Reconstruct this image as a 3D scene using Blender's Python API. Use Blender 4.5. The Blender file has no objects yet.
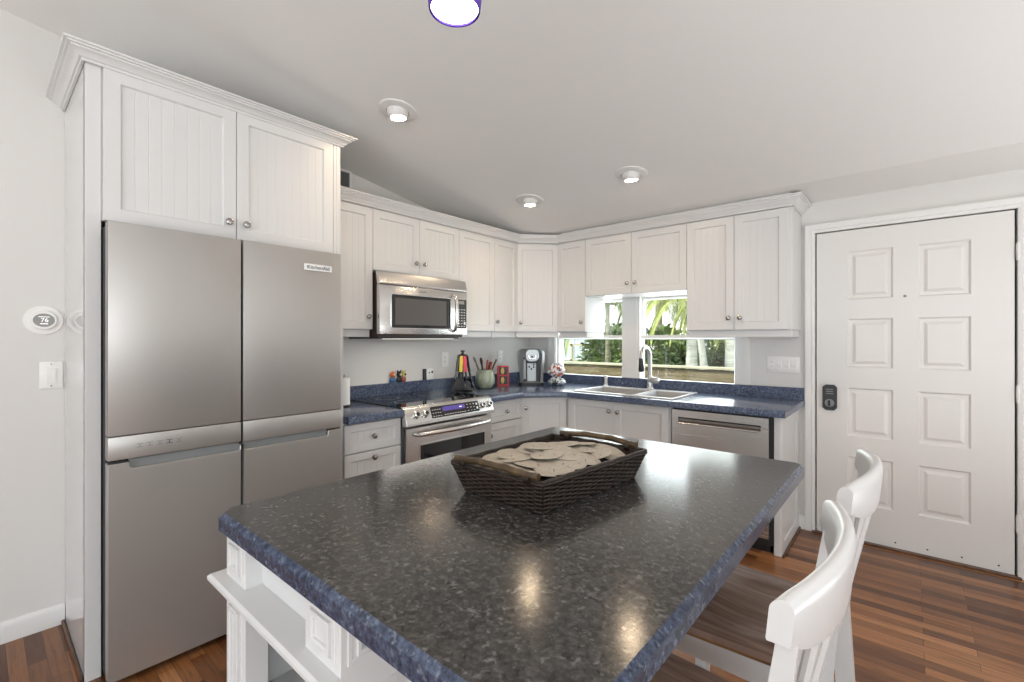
import bpy, bmesh, math, random
from mathutils import Vector, Matrix, noise

S = bpy.context.scene
PI = math.pi
random.seed(7)

# ------------------------------------------------------------------ camera, sky, sun, light, exposure
cam_d = bpy.data.cameras.new('camera')
cam = bpy.data.objects.new('camera', cam_d)
S.collection.objects.link(cam)
cam.location = (3.001, -3.772, 1.3287)
cam.rotation_euler = (PI / 2, 0, math.radians(40.67))
cam_d.sensor_width = 36
cam_d.lens = 462 / 1024 * 36
cam_d.shift_y = -2.65 / 1024
cam_d.clip_start = 0.02
cam_d.clip_end = 300
S.camera = cam

world = bpy.data.worlds.new('world')
S.world = world
world.use_nodes = True
wn = world.node_tree
wn.nodes.clear()
w_out = wn.nodes.new('ShaderNodeOutputWorld')
w_bg = wn.nodes.new('ShaderNodeBackground')
# bright hazy sky, slightly bluer overhead
w_co = wn.nodes.new('ShaderNodeTexCoord')
w_sep = wn.nodes.new('ShaderNodeSeparateXYZ')
w_rmp = wn.nodes.new('ShaderNodeValToRGB')
w_rmp.color_ramp.elements[0].position = 0
w_rmp.color_ramp.elements[0].color = (1, .985, .94, 1)
w_rmp.color_ramp.elements[1].position = .6
w_rmp.color_ramp.elements[1].color = (.62, .80, 1, 1)
w_bg.inputs['Strength'].default_value = 2.1
wn.links.new(w_co.outputs['Generated'], w_sep.inputs[0])
wn.links.new(w_sep.outputs['Z'], w_rmp.inputs[0])
wn.links.new(w_rmp.outputs[0], w_bg.inputs[0])
wn.links.new(w_bg.outputs[0], w_out.inputs[0])


def light(name, kind, loc, energy, color=(1, 1, 1), rot=(0, 0, 0), **kw):
    d = bpy.data.lights.new(name, kind)
    d.energy = energy
    d.color = color
    for k, v in kw.items():
        setattr(d, k, v)
    o = bpy.data.objects.new(name, d)
    o.location = loc
    o.rotation_euler = rot
    S.collection.objects.link(o)
    return o


# the sun over the house, lighting the garden
light('sun', 'SUN', (0, -3, 8), 5.0, (1, .95, .86), (math.radians(50), 0, math.radians(-28)), angle=.01)
# added daylight fill at unseen rear and right-wall openings, behind the camera
light('rear_daylight_fill', 'AREA', (3.1, -7.46, 1.25), 64, (.80, .90, 1), (PI / 2, 0, 0), shape='RECTANGLE', size=3.4, size_y=2.1)
light('side_daylight_fill', 'AREA', (6.16, -5.6, 1.5), 62, (.86, .93, 1), (PI / 2, 0, PI / 2), shape='RECTANGLE', size=2.6, size_y=1.5)
# added upward fills for the ceiling: one behind the camera, one out of frame
light('ceiling_fill', 'AREA', (3.3, -5.6, .9), 56, (.93, .97, 1), (PI - math.radians(2), 0, 0), shape='RECTANGLE', size=3.2, size_y=1.2)
light('ceiling_fill', 'AREA', (4.9, -1.8, .3), 60, (.93, .97, 1), (PI, 0, 0), shape='RECTANGLE', size=1.4, size_y=1.8)

# daylight through the kitchen windows
light('daylight_kitchen_window', 'AREA', (1.17, .16, 1.33), 22, (.93, .97, 1), (-PI / 2, 0, 0), shape='RECTANGLE', size=1.72, size_y=.72)

S.view_settings.view_transform = 'Standard'
S.view_settings.look = 'None'
S.view_settings.exposure = 0.0
S.view_settings.gamma = 1
S.view_settings.use_curve_mapping = False
S.cycles.max_bounces = 10
S.cycles.diffuse_bounces = 6
S.cycles.caustics_reflective = False
S.cycles.caustics_refractive = False
S.cycles.sample_clamp_indirect = 6


# ------------------------------------------------------------------ materials
def mat(name, color, rough=.5, metal=0, spec=.5, emit=None, estr=0, coat=0):
    m = bpy.data.materials.new(name)
    m.use_nodes = True
    b = m.node_tree.nodes['Principled BSDF']
    b.inputs['Base Color'].default_value = (*color, 1)
    b.inputs['Roughness'].default_value = rough
    b.inputs['Metallic'].default_value = metal
    b.inputs['Specular IOR Level'].default_value = spec
    b.inputs['Coat Weight'].default_value = coat
    if emit:
        b.inputs['Emission Color'].default_value = (*emit, 1)
        b.inputs['Emission Strength'].default_value = estr
    return m


class NT:
    """small helper to write node trees"""
    def __init__(s, m):
        s.t = m.node_tree
        s.b = s.t.nodes['Principled BSDF']
        s.co = s.t.nodes.new('ShaderNodeTexCoord')

    def n(s, kind, **kw):
        x = s.t.nodes.new('ShaderNode' + kind)
        for k, v in kw.items():
            if k.startswith('i_'):
                x.inputs[k[2:].replace('_', ' ')].default_value = v
            else:
                setattr(x, k, v)
        return x

    def l(s, a, b):
        s.t.links.new(a, b)

    def ramp(s, fac, stops, interp='LINEAR'):
        r = s.n('ValToRGB')
        r.color_ramp.interpolation = interp
        e = r.color_ramp.elements
        while len(e) < len(stops):
            e.new(.5)
        for k, (p, c) in enumerate(stops):
            e[k].position = p
            e[k].color = (*c, 1) if len(c) == 3 else c
        s.l(fac, r.inputs[0])
        return r.outputs[0]

    def mix(s, fac, a, b, mode='MIX'):
        x = s.n('MixRGB', blend_type=mode)
        for i, v in ((0, fac), (1, a), (2, b)):
            if isinstance(v, (int, float)):
                x.inputs[i].default_value = v
            elif isinstance(v, tuple):
                x.inputs[i].default_value = (*v, 1)
            else:
                s.l(v, x.inputs[i])
        return x.outputs[0]

    def mapping(s, scale=(1, 1, 1), rot=(0, 0, 0), src='Object'):
        m = s.n('Mapping')
        m.inputs['Scale'].default_value = scale
        m.inputs['Rotation'].default_value = rot
        s.l(s.co.outputs[src], m.inputs[0])
        return m.outputs[0]

    def bump(s, h, strength=.2, dist=.002):
        b = s.n('Bump')
        b.inputs['Strength'].default_value = strength
        b.inputs['Distance'].default_value = dist
        s.l(h, b.inputs['Height'])
        s.l(b.outputs[0], s.b.inputs['Normal'])


def paint(name, color, rough, bumpy=.03, scale=180):
    m = mat(name, color, rough)
    t = NT(m)
    nz = t.n('TexNoise')
    nz.inputs['Scale'].default_value = scale
    nz.inputs['Detail'].default_value = 3
    t.l(t.mapping(), nz.inputs['Vector'])
    t.bump(nz.outputs[0], bumpy, .002)
    return m


WALL = paint('wall_paint', (.67, .655, .63), .75, .06, 220)
CEIL = paint('ceiling_paint', (.79, .78, .76), .85, .06, 160)
TRIM = paint('trim_paint', (.73, .72, .70), .4, .015, 60)
CAB = paint('cabinet_paint', (.665, .66, .65), .33, .012, 40)
GLOSSW = mat('gloss_white_panel', (.70, .695, .685), .05)
DOORW = paint('door_paint', (.72, .70, .67), .35, .02, 60)
CHAIRW = paint('chair_white_lacquer', (.62, .615, .605), .3, .01, 40)
PLASTIC = mat('white_plastic', (.80, .79, .77), .35)
BLACK = mat('black_plastic', (.012, .012, .013), .35)
DARKGAP = mat('dark_gap', (.015, .015, .015), .6)
GREYP = mat('grey_plastic', (.22, .23, .23), .4)
NICKEL = mat('brushed_nickel', (.40, .385, .37), .26, 1)
CHROME = mat('chrome', (.75, .75, .74), .12, 1)
BLACKGLASS = mat('black_glass', (.012, .013, .014), .04, 0, .6)
LAMP = mat('lamp_lens', (1, .97, .92), .5, emit=(1, .76, .50), estr=170)
PENDLIT = mat('lit_inner_glass', (.95, .95, .95), .5, emit=(1, .97, .95), estr=2.6)
PURPLE = mat('purple_glass', (.09, .03, .42), .08, 0, .6)
DISP = mat('violet_display', (.05, .035, .16), .2, emit=(.2, .13, .6), estr=.35)
WHITEINK = mat('white_ink', (.85, .85, .85), .5)
BLACKINK = mat('black_ink', (.02, .02, .02), .5)
SCREENGREY = mat('screen_grey', (.30, .30, .29), .15)
SCREENTXT = mat('screen_digits', (.9, .9, .9), .4, emit=(1, 1, 1), estr=.5)


def make_steel(name, col, rough, axis=2):
    m = mat(name, col, rough, 1)
    t = NT(m)
    sc = [260, 260, 260]
    sc[axis] = 2.0
    nz = t.n('TexNoise')
    nz.inputs['Scale'].default_value = 1
    nz.inputs['Detail'].default_value = 2
    t.l(t.mapping(tuple(sc)), nz.inputs['Vector'])
    r = t.n('MapRange')
    r.inputs['To Min'].default_value = rough - .02
    r.inputs['To Max'].default_value = rough + .03
    t.l(nz.outputs[0], r.inputs[0])
    t.l(r.outputs[0], t.b.inputs['Roughness'])
    return m


STEEL = make_steel('brushed_steel', (.47, .455, .435), .38, 2)
STEEL.node_tree.nodes['Principled BSDF'].inputs['Metallic'].default_value = .72
STEELH = make_steel('brushed_steel_bright', (.68, .67, .655), .24, 1)
STEELX = make_steel('brushed_steel_dishwasher', (.66, .65, .635), .26, 0)


def make_laminate(name, dark, mid, lite, fleck, sc=(95, 130, 48), ro=(.16, .24)):
    m = mat(name, mid, .2, 0, .5)
    t = NT(m)
    v = t.mapping()
    n1 = t.n('TexNoise'); n1.inputs['Scale'].default_value = sc[0]; n1.inputs['Detail'].default_value = 4; n1.inputs['Roughness'].default_value = .7
    n2 = t.n('TexNoise'); n2.inputs['Scale'].default_value = sc[1]; n2.inputs['Detail'].default_value = 3
    n3 = t.n('TexNoise'); n3.inputs['Scale'].default_value = sc[2]; n3.inputs['Detail'].default_value = 6; n3.inputs['Roughness'].default_value = .75
    for x in (n1, n2, n3):
        t.l(v, x.inputs['Vector'])
    base = t.ramp(n1.outputs[0], [(.36, dark), (.5, mid), (.66, lite)])
    c1 = t.mix(t.ramp(n2.outputs[0], [(.58, (0, 0, 0)), (.76, (.8, .8, .8))]), base, fleck)
    c2 = t.mix(t.ramp(n3.outputs[0], [(.60, (0, 0, 0)), (.70, (.8, .8, .8))]), c1, fleck)
    t.l(c2, t.b.inputs['Base Color'])
    r = t.n('MapRange'); r.inputs['To Min'].default_value = ro[0]; r.inputs['To Max'].default_value = ro[1]
    t.l(n1.outputs[0], r.inputs[0]); t.l(r.outputs[0], t.b.inputs['Roughness'])
    return m


LAM = make_laminate('speckled_blue_laminate', (.024, .033, .060), (.060, .080, .138), (.12, .155, .235), (.30, .335, .41))
LAMC = make_laminate('lit_top_laminate', (.019, .018, .017), (.042, .040, .038), (.078, .075, .072), (.19, .185, .18), (62, 85, 30), (.13, .19))  # grey copy of the blue laminate; light on the top put into the colour
LAMB = make_laminate('blue_island_laminate', (.022, .029, .052), (.046, .060, .100), (.090, .115, .175), (.22, .25, .31), (62, 85, 30))


def make_floor():
    m = mat('walnut_strip_floor', (.2, .1, .05), .28)
    t = NT(m)
    v = t.mapping()
    br = t.n('TexBrick')
    br.offset = .37; br.offset_frequency = 2; br.squash = 1
    br.inputs['Scale'].default_value = 1
    br.inputs['Brick Width'].default_value = .46
    br.inputs['Row Height'].default_value = .055
    br.inputs['Mortar Size'].default_value = .0008
    br.inputs['Mortar Smooth'].default_value = 0
    br.inputs['Bias'].default_value = 0
    br.inputs['Color1'].default_value = (0, 0, 0, 1)
    br.inputs['Color2'].default_value = (1, 1, 1, 1)
    br.inputs['Mortar'].default_value = (0, 0, 0, 1)
    t.l(v, br.inputs['Vector'])
    tone = t.ramp(br.outputs['Color'], [(0, (.075, .026, .009)), (.3, (.14, .052, .018)), (.65, (.235, .094, .033)), (1, (.38, .170, .066))])
    nz = t.n('TexNoise'); nz.inputs['Scale'].default_value = 1; nz.inputs['Detail'].default_value = 6; nz.inputs['Roughness'].default_value = .65; nz.inputs['Distortion'].default_value = .6
    t.l(t.mapping((5, 75, 5)), nz.inputs['Vector'])
    grain = t.ramp(nz.outputs[0], [(.3, (.55, .52, .5)), (.5, (1, 1, 1)), (.75, (1.25, 1.2, 1.15))])
    col = t.mix(1, tone, grain, 'MULTIPLY')
    col = t.mix(br.outputs['Fac'], col, (.03, .014, .007))
    t.l(col, t.b.inputs['Base Color'])
    return m


FLOOR = make_floor()


def make_wood(name, cols, scale=(4, 60, 4), rough=.3):
    m = mat(name, cols[1], rough)
    t = NT(m)
    nz = t.n('TexNoise'); nz.inputs['Scale'].default_value = 1; nz.inputs['Detail'].default_value = 5; nz.inputs['Distortion'].default_value = .8
    t.l(t.mapping(scale), nz.inputs['Vector'])
    t.l(t.ramp(nz.outputs[0], [(.3, cols[0]), (.5, cols[1]), (.72, cols[2])]), t.b.inputs['Base Color'])
    return m


SEATW = make_wood('stained_seat_wood', [(.15, .092, .066), (.23, .15, .115), (.31, .215, .17)], (4, 50, 4), .15)
AMBER = make_wood('amber_seat_edge', [(.12, .055, .012), (.2, .095, .022), (.3, .15, .04)], (6, 30, 30), .3)
BAMBOO = make_wood('bamboo_rod', [(.025, .014, .006), (.06, .036, .016), (.14, .09, .042)], (14, 14, 14), .35)
WICKER = make_wood('dark_wicker', [(.006, .003, .0015), (.015, .0075, .004), (.055, .032, .017)], (110, 110, 110), .5)
WICKERIN = mat('wicker_lining', (.022, .011, .006), .8)
SHOE = make_wood('brown_shoe_wood', [(.06, .025, .012), (.1, .045, .022), (.14, .065, .03)], (20, 20, 4), .4)
FENCEW = make_wood('weathered_rail_wood', [(.10, .075, .035), (.17, .13, .065), (.25, .20, .11)], (3, 40, 40), .8)
RAILW = make_wood('pale_rail_wood', [(.40, .36, .24), (.5, .45, .31), (.58, .53, .38)], (3, 30, 30), .8)


def glass_pane():
    m = bpy.data.materials.new('window_glass')
    m.use_nodes = True
    t = m.node_tree
    t.nodes.clear()
    o = t.nodes.new('ShaderNodeOutputMaterial')
    mx = t.nodes.new('ShaderNodeMixShader')
    tr = t.nodes.new('ShaderNodeBsdfTransparent')
    tr.inputs[0].default_value = (.96, .98, .97, 1)
    gl = t.nodes.new('ShaderNodeBsdfGlossy')
    gl.inputs['Roughness'].default_value = .02
    mx.inputs[0].default_value = .05
    t.links.new(tr.outputs[0], mx.inputs[1])
    t.links.new(gl.outputs[0], mx.inputs[2])
    t.links.new(mx.outputs[0], o.inputs[0])
    return m


GLASS = glass_pane()


# ------------------------------------------------------------------ mesh helpers
def link(o, parent=None):
    S.collection.objects.link(o)
    if parent is not None:
        o.parent = parent
    return o


def thing(name, label, cat, loc=(0, 0, 0), rz=0, group=None):
    o = bpy.data.objects.new(name, None)
    o.empty_display_size = .05
    o.location = loc
    o.rotation_euler = (0, 0, rz)
    link(o)
    o['label'] = label
    o['category'] = cat
    if group:
        o['group'] = group
    return o


def tag(o, label, cat, group=None):
    o['label'] = label
    o['category'] = cat
    if group:
        o['group'] = group
    return o


class MB:
    def __init__(s):
        s.bm = bmesh.new()

    def box(s, x0, x1, y0, y1, z0, z1, b=0, seg=1, mtx=None):
        r = bmesh.ops.create_cube(s.bm, size=1)
        vs = r['verts']
        bmesh.ops.scale(s.bm, vec=(x1 - x0, y1 - y0, z1 - z0), verts=vs)
        bmesh.ops.translate(s.bm, vec=((x0 + x1) / 2, (y0 + y1) / 2, (z0 + z1) / 2), verts=vs)
        if b:
            es = list({e for v in vs for e in v.link_edges})
            r2 = bmesh.ops.bevel(s.bm, geom=es, offset=b, segments=seg, affect='EDGES', profile=.5)
            vs = list({v for f in r2['faces'] for v in f.verts} | {v for v in vs if v.is_valid})
        if mtx is not None:
            bmesh.ops.transform(s.bm, matrix=mtx, verts=[v for v in vs if v.is_valid])
        return s

    def grid(s, rows, close_u=False, close_v=False, cap=False):
        """rows of points -> quads"""
        vv = [[s.bm.verts.new(p) for p in r] for r in rows]
        nr, nc = len(vv), len(vv[0])
        for i in range(nr if close_v else nr - 1):
            for j in range(nc if close_u else nc - 1):
                a, b = vv[i], vv[(i + 1) % nr]
                q = [a[j], a[(j + 1) % nc], b[(j + 1) % nc], b[j]]
                q = list(dict.fromkeys(q))
                if len(q) > 2:
                    try:
                        s.bm.faces.new(q)
                    except ValueError:
                        pass
        if cap:
            for r in (vv[0], vv[-1]):
                try:
                    s.bm.faces.new(r)
                except ValueError:
                    pass
        return s

    def lathe(s, prof, c=(0, 0, 0), seg=24, sx=1, sy=1, mtx=None, cap=True):
        rows = []
        for r, z in prof:
            row = []
            for k in range(seg):
                a = 2 * PI * k / seg
                p = Vector((r * math.cos(a) * sx, r * math.sin(a) * sy, z))
                if mtx is not None:
                    p = mtx @ p
                row.append(p + Vector(c))
            rows.append(row)
        return s.grid(rows, close_u=True, cap=cap)

    def tube(s, pts, rad, seg=8, flat=1.0, cap=True):
        ph = PI / 4 if seg == 4 else 0
        pts = [Vector(p) for p in pts]
        n = len(pts)
        rads = rad if isinstance(rad, (list, tuple)) else [rad] * n
        rows = []
        up = None
        for i, p in enumerate(pts):
            d = (pts[min(i + 1, n - 1)] - pts[max(i - 1, 0)]).normalized()
            if up is None:
                up = Vector((0, 0, 1)) if abs(d.z) < .9 else Vector((1, 0, 0))
            sd = d.cross(up).normalized()
            u2 = sd.cross(d).normalized()
            up = u2
            rows.append([p + (sd * math.cos(2 * PI * k / seg + ph) + u2 * math.sin(2 * PI * k / seg + ph) * flat) * rads[i] for k in range(seg)])
        return s.grid(rows, close_u=True, cap=cap)

    def prism(s, poly, a, b, axis='z', bev=0, seg=1):
        """polygon of 2-d points extruded from a to b along an axis (x: yz, y: xz, z: xy)"""
        def p3(p, h):
            return {'z': (p[0], p[1], h), 'y': (p[0], h, p[1]), 'x': (h, p[0], p[1])}[axis]
        A = [s.bm.verts.new(p3(p, a)) for p in poly]
        B = [s.bm.verts.new(p3(p, b)) for p in poly]
        n = len(poly)
        fs = [s.bm.faces.new(A), s.bm.faces.new(B)]
        for i in range(n):
            fs.append(s.bm.faces.new([A[i], A[(i + 1) % n], B[(i + 1) % n], B[i]]))
        if bev:
            bmesh.ops.recalc_face_normals(s.bm, faces=fs)
            bmesh.ops.bevel(s.bm, geom=list({e for f in fs for e in f.edges}), offset=bev, segments=seg, affect='EDGES', profile=.5)
        return s

    def ring(s, x0, x1, z0, z1, w, yf, yb, ch=.004):
        """picture-frame in the xz plane: front at yf, back at yb, inner edge sloping in by ch"""
        def loop(d, y):
            return [s.bm.verts.new(p) for p in ((x0 + d, y, z0 + d), (x1 - d, y, z0 + d), (x1 - d, y, z1 - d), (x0 + d, y, z1 - d))]
        e = .0015
        L = [loop(0, yb), loop(0, yf + (e if yb > yf else -e)), loop(e, yf), loop(w - ch, yf), loop(w, yf + (yb - yf) * .45), loop(w, yb)]
        for a, b in zip(L, L[1:]):
            for k in range(4):
                s.bm.faces.new([a[k], a[(k + 1) % 4], b[(k + 1) % 4], b[k]])
        return s

    def sweep(s, prof, path, closed=False):
        """profile of (out, z) along a plan path with mitred corners; out = right of the travel direction"""
        P = [Vector((p[0], p[1])) for p in path]
        n = len(P)
        rows = []
        for i in range(n):
            d0 = (P[i] - P[i - 1]).normalized() if (i > 0 or closed) else None
            d1 = (P[(i + 1) % n] - P[i]).normalized() if (i < n - 1 or closed) else None
            d0 = d0 or d1
            d1 = d1 or d0
            n0, n1 = Vector((d0.y, -d0.x)), Vector((d1.y, -d1.x))
            m = (n0 + n1).normalized()
            m = m / max(.2, m.dot(n0))
            rows.append([(P[i].x + m.x * o, P[i].y + m.y * o, z) for o, z in prof])
        return s.grid(rows, close_u=True, close_v=closed, cap=not closed)

    def xf(s, m):
        bmesh.ops.transform(s.bm, matrix=m, verts=s.bm.verts)
        return s

    def done(s, name, m, parent=None, smooth=True, angle=35, loc=None):
        bmesh.ops.recalc_face_normals(s.bm, faces=s.bm.faces)
        me = bpy.data.meshes.new(name)
        if loc is not None:
            bmesh.ops.translate(s.bm, vec=-Vector(loc), verts=s.bm.verts)
        s.bm.to_mesh(me)
        s.bm.free()
        me.materials.append(m)
        if smooth:
            for p in me.polygons:
                p.use_smooth = True
            me.set_sharp_from_angle(angle=math.radians(angle))
        o = bpy.data.objects.new(name, me)
        if loc is not None:
            o.location = loc
        return link(o, parent)


def B(name, m, parent, *a, **k):
    return MB().box(*a, **k).done(name, m, parent)


def struct(o, label=None):
    o['kind'] = 'structure'
    if label:
        o['label'] = label
    return o


def lettering(name, text, size, m, mtx, parent, depth=.0006):
    """words as one mesh, centred on the matrix; text runs along local x, up is local y, faces local z"""
    cu = bpy.data.curves.new(name, 'FONT')
    cu.body = text
    cu.size = size
    cu.extrude = depth
    cu.align_x = 'CENTER'
    cu.align_y = 'CENTER'
    tmp = bpy.data.objects.new(name, cu)
    S.collection.objects.link(tmp)
    dg = bpy.context.evaluated_depsgraph_get()
    me = bpy.data.meshes.new_from_object(tmp.evaluated_get(dg))
    bpy.data.objects.remove(tmp)
    bpy.data.curves.remove(cu)
    me.transform(mtx)
    me.materials.clear()
    me.materials.append(m)
    o = bpy.data.objects.new(name, me)
    return link(o, parent)


def face_mtx(loc, xdir, ydir, zdir):
    m = Matrix((xdir, ydir, zdir)).transposed().to_4x4()
    m.translation = Vector(loc)
    return m


# ------------------------------------------------------------------ the room
H0, SL, YB = 2.263, .158, -.52       # flat strip of ceiling by the window wall, then a slope


def ceil_z(y):
    return H0 if y > YB else H0 + SL * (YB - y)


RX, RY = 6.2, -7.5                  # far sides of the open living area, behind the camera
struct(B('floor', FLOOR, None, -1.2, RX + .15, RY - .15, .15, -.1, 0), 'brown walnut strip floor')
MB().prism([(.15, H0), (YB, H0), (RY - .15, ceil_z(RY - .15)), (RY - .15, ceil_z(RY - .15) + .12), (YB, H0 + .12), (.15, H0 + .12)],
           -.15, RX + .15, 'x').done('ceiling', CEIL, None, smooth=False)['kind'] = 'structure'


def gable(name, x0, x1, y0, y1, z0=0.0, m=WALL):
    """piece of side wall under the sloping ceiling"""
    ys = [y0] + ([YB] if y0 < YB < y1 else []) + [y1]
    poly = [(y0, z0), (y1, z0)] + [(y, ceil_z(y) + .01) for y in reversed(ys)]
    return poly


w = MB()
w.prism(gable('w', 0, 0, -3.70, .15), -.15, 0, 'x')
w.prism([(-4.70, 2.2), (-3.70, 2.2), (-3.70, ceil_z(-3.7) + .01), (-4.70, ceil_z(-4.7) + .01)], -.15, 0, 'x')
w.prism(gable('w', 0, 0, RY - .15, -4.70), -.15, 0, 'x')
struct(w.done('wall_left', WALL, None, smooth=False), 'plain off-white wall beside the fridge and behind the stove')
h = MB()      # short hallway behind the opening in the left wall
h.box(-1.2, -1.1, -4.8, -3.6, -.1, 2.3)
h.box(-1.1, -.15, -3.70, -3.6, -.1, 2.3)
h.box(-1.1, -.15, -4.8, -4.70, -.1, 2.3)
h.box(-1.1, -.15, -4.7, -3.7, 2.2, 2.3)
struct(h.done('wall_hall', WALL, None, smooth=False))

# wall with the windows and the door
WX0, WX1, WZ0, WZ1 = .30, 2.045, .938, 1.72
DX0, DX1, DZ1 = 2.516, 3.453, 2.047
w = MB()
Z1 = H0 + .01
w.box(-.15, WX0, 0, .15, 0, Z1)
w.box(WX0, WX1, 0, .15, 0, WZ0)
w.box(WX0, WX1, 0, .15, WZ1, Z1)
w.box(WX1, DX0 - .02, 0, .15, 0, Z1)
w.box(DX0 - .02, DX1 + .02, 0, .15, DZ1 + .02, Z1)
w.box(DX1 + .02, RX + .15, 0, .15, 0, Z1)
struct(w.done('wall_back', WALL, None, smooth=False), 'off-white wall with the windows and the white door')

# right wall and rear wall, with openings for the added daylight fills
w = MB()
zt = ceil_z(RY) + .02
w.prism(gable('w', 0, 0, -4.2, .15), RX, RX + .15, 'x')
w.prism(gable('w', 0, 0, RY - .15, -7.0), RX, RX + .15, 'x')
w.box(RX, RX + .15, -7.0, -4.2, 0, .7)
w.prism([(-7.0, 2.3), (-4.2, 2.3), (-4.2, ceil_z(-4.2) + .01), (-7.0, ceil_z(-7.0) + .01)], RX, RX + .15, 'x')
struct(w.done('wall_right', WALL, None, smooth=False))
w = MB()
w.box(-.15, 1.3, RY - .15, RY, 0, zt)
w.box(4.9, RX + .15, RY - .15, RY, 0, zt)
w.box(1.3, 4.9, RY - .15, RY, 2.35, zt)
w.box(1.3, 4.9, RY - .15, RY, 0, .12)
struct(w.done('wall_rear', WALL, None, smooth=False))


# ------------------------------------------------------------------ windows over the sink
def window(n, x0, x1, label):
    z0, z1 = WZ0 + .012, WZ1 - .02
    zm = 1.334
    f = MB()
    f.ring(x0, x1, z0 - .012, z1 + .02, .032, -.002, .14, .004)
    root = struct(f.done('window_%d' % n, TRIM, None), label)
    lo = MB().ring(x0 + .03, x1 - .03, z0, zm + .022, .030, .022, .052, .006)
    l1 = lo.done('lower_sash', TRIM, root)
    up = MB().ring(x0 + .03, x1 - .03, zm - .016, z1, .036, .060, .090, .006)
    u1 = up.done('upper_sash', TRIM, root)
    B('window_glass', GLASS, l1, x0 + .055, x1 - .055, .036, .039, z0 + .025, zm)
    B('window_glass', GLASS, u1, x0 + .06, x1 - .06, .074, .077, zm + .01, z1 - .03)
    return root


window(1, .302, 1.125, 'left double-hung window over the counter')
window(2, 1.175, 2.043, 'right double-hung window behind the faucet')
c = MB()
c.box(1.062, 1.232, -.014, .02, WZ0, WZ1, .003)
c.box(1.085, 1.209, -.02, -.01, WZ0, WZ1, .003)
struct(c.done('trim_1', TRIM, None), 'white mullion between the two windows')
c = MB()
c.prism([(2.0, 0), (2.0, -.012), (2.012, -.02), (2.04, -.016), (2.055, -.02), (2.08, -.024), (2.102, -.022), (2.105, 0)], .98, 1.8, 'z')
struct(c.done('trim_2', TRIM, None), 'white casing at the right of the windows')
c = MB()
c.prism([(.345, 0), (.345, -.012), (.333, -.02), (.30, -.016), (.285, -.02), (.26, -.024), (.245, -.022), (.243, 0)], .98, 1.8, 'z')
struct(c.done('trim_3', TRIM, None), 'white casing at the left of the windows')
struct(B('trim_4', TRIM, None, .243, 2.105, -.03, .02, 1.70, 1.79, .004), 'white head casing over the windows')
struct(B('trim_5', TRIM, None, .30, 2.045, .0, .12, WZ0 - .002, WZ0 + .02, .003), 'white window sill')

# ------------------------------------------------------------------ white entry door with its casing
dr = struct(thing('door_1', 'white six-panel entry door', 'door', (DX0, 0, 0)))
DW = DX1 - DX0 - .006
PX = [(2.692, 2.925), (3.043, 3.275)]
PZ = [(1.585, 1.905), (1.137, 1.458), (.683, 1.003), (.243, .550)]


def panel_door():
    """slab with eight raised panels sunk into its face"""
    m = MB()
    xs = [.004] + [v - DX0 for p in PX for v in p] + [DW]
    zs = [.012] + [v for p in reversed(PZ) for v in p] + [DZ1 - .004]
    yf, yb = .0, .042
    for i in range(len(xs) - 1):
        for j in range(len(zs) - 1):
            a, b_, c_, d = xs[i], xs[i + 1], zs[j], zs[j + 1]
            if i % 2 == 1 and j % 2 == 1:
                steps = [(0, yf), (.010, yf + .011), (.026, yf + .011), (.044, yf + .003)]
                loops = [[m.bm.verts.new(p) for p in ((a + o, y, c_ + o), (b_ - o, y, c_ + o), (b_ - o, y, d - o), (a + o, y, d - o))] for o, y in steps]
                for p, q in zip(loops, loops[1:]):
                    for k in range(4):
                        m.bm.faces.new([p[k], p[(k + 1) % 4], q[(k + 1) % 4], q[k]])
                m.bm.faces.new(loops[-1])
            else:
                m.bm.faces.new([m.bm.verts.new(p) for p in ((a, yf, c_), (b_, yf, c_), (b_, yf, d), (a, yf, d))])
    bmesh.ops.remove_doubles(m.bm, verts=m.bm.verts, dist=.0004)
    x0, x1, z0, z1 = xs[0], xs[-1], zs[0], zs[-1]
    m.box(x0, x1, yf + .012, yb, z0, z1)
    for (p, q) in (((x0, z0), (x1, z0)), ((x1, z0), (x1, z1)), ((x1, z1), (x0, z1)), ((x0, z1), (x0, z0))):
        m.bm.faces.new([m.bm.verts.new(v) for v in ((p[0], yf, p[1]), (q[0], yf, q[1]), (q[0], yf + .012, q[1]), (p[0], yf + .012, p[1]))])
    return m


o = panel_door().done('door_slab', DOORW, dr, angle=12)
lk = MB()
lk.prism([(.040, .862), (.056, .846), (.104, .846), (.120, .862), (.120, 1.0), (.104, 1.016), (.056, 1.016), (.040, 1.0)], -.026, 0, 'y', .003)
lk = lk.done('deadbolt_lock', BLACK, dr)
lk['label'] = 'black eight-sided electronic lock plate'
MB().lathe([(.0, -.014), (.024, -.014), (.027, -.006), (.027, 0)], (.08, -.026, .895), 20, mtx=Matrix.Rotation(-PI / 2, 3, 'X')).done('turn_ring', GREYP, lk)
B('turn_knob', BLACK, lk, .074, .086, -.052, -.028, .875, .915, .003)
for k in range(3):
    B('key_bar', GREYP, lk, .06, .10, -.0275, -.025, .955 + k * .014, .960 + k * .014)
MB().lathe([(0, .004), (.006, .004), (.008, .001), (.008, 0)], (2.982 - DX0, 0, 1.592), 12, mtx=Matrix.Rotation(PI / 2, 3, 'X')).done('peephole', GREYP, dr)
for z in (1.81, 1.02, .30):
    hb = MB()
    hb.lathe([(.007, -.05), (.007, .05)], (DW + .012, -.012, z), 12)
    hb.box(DW + .004, DW + .03, -.006, -.001, z - .045, z + .045)
    hb.done('hinge', TRIM, dr)
for k in range(4):
    MB().lathe([(0, .003), (.004, .003), (.005, 0)], (.42 + k * .15, 0, .045), 8, mtx=Matrix.Rotation(PI / 2, 3, 'X')).done('sweep_screw', DARKGAP, dr)
c = MB()      # jambs and casing around the door
c.box(DX0 - .02, DX0 - .004, .004, .15, 0, DZ1 + .02)
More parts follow.
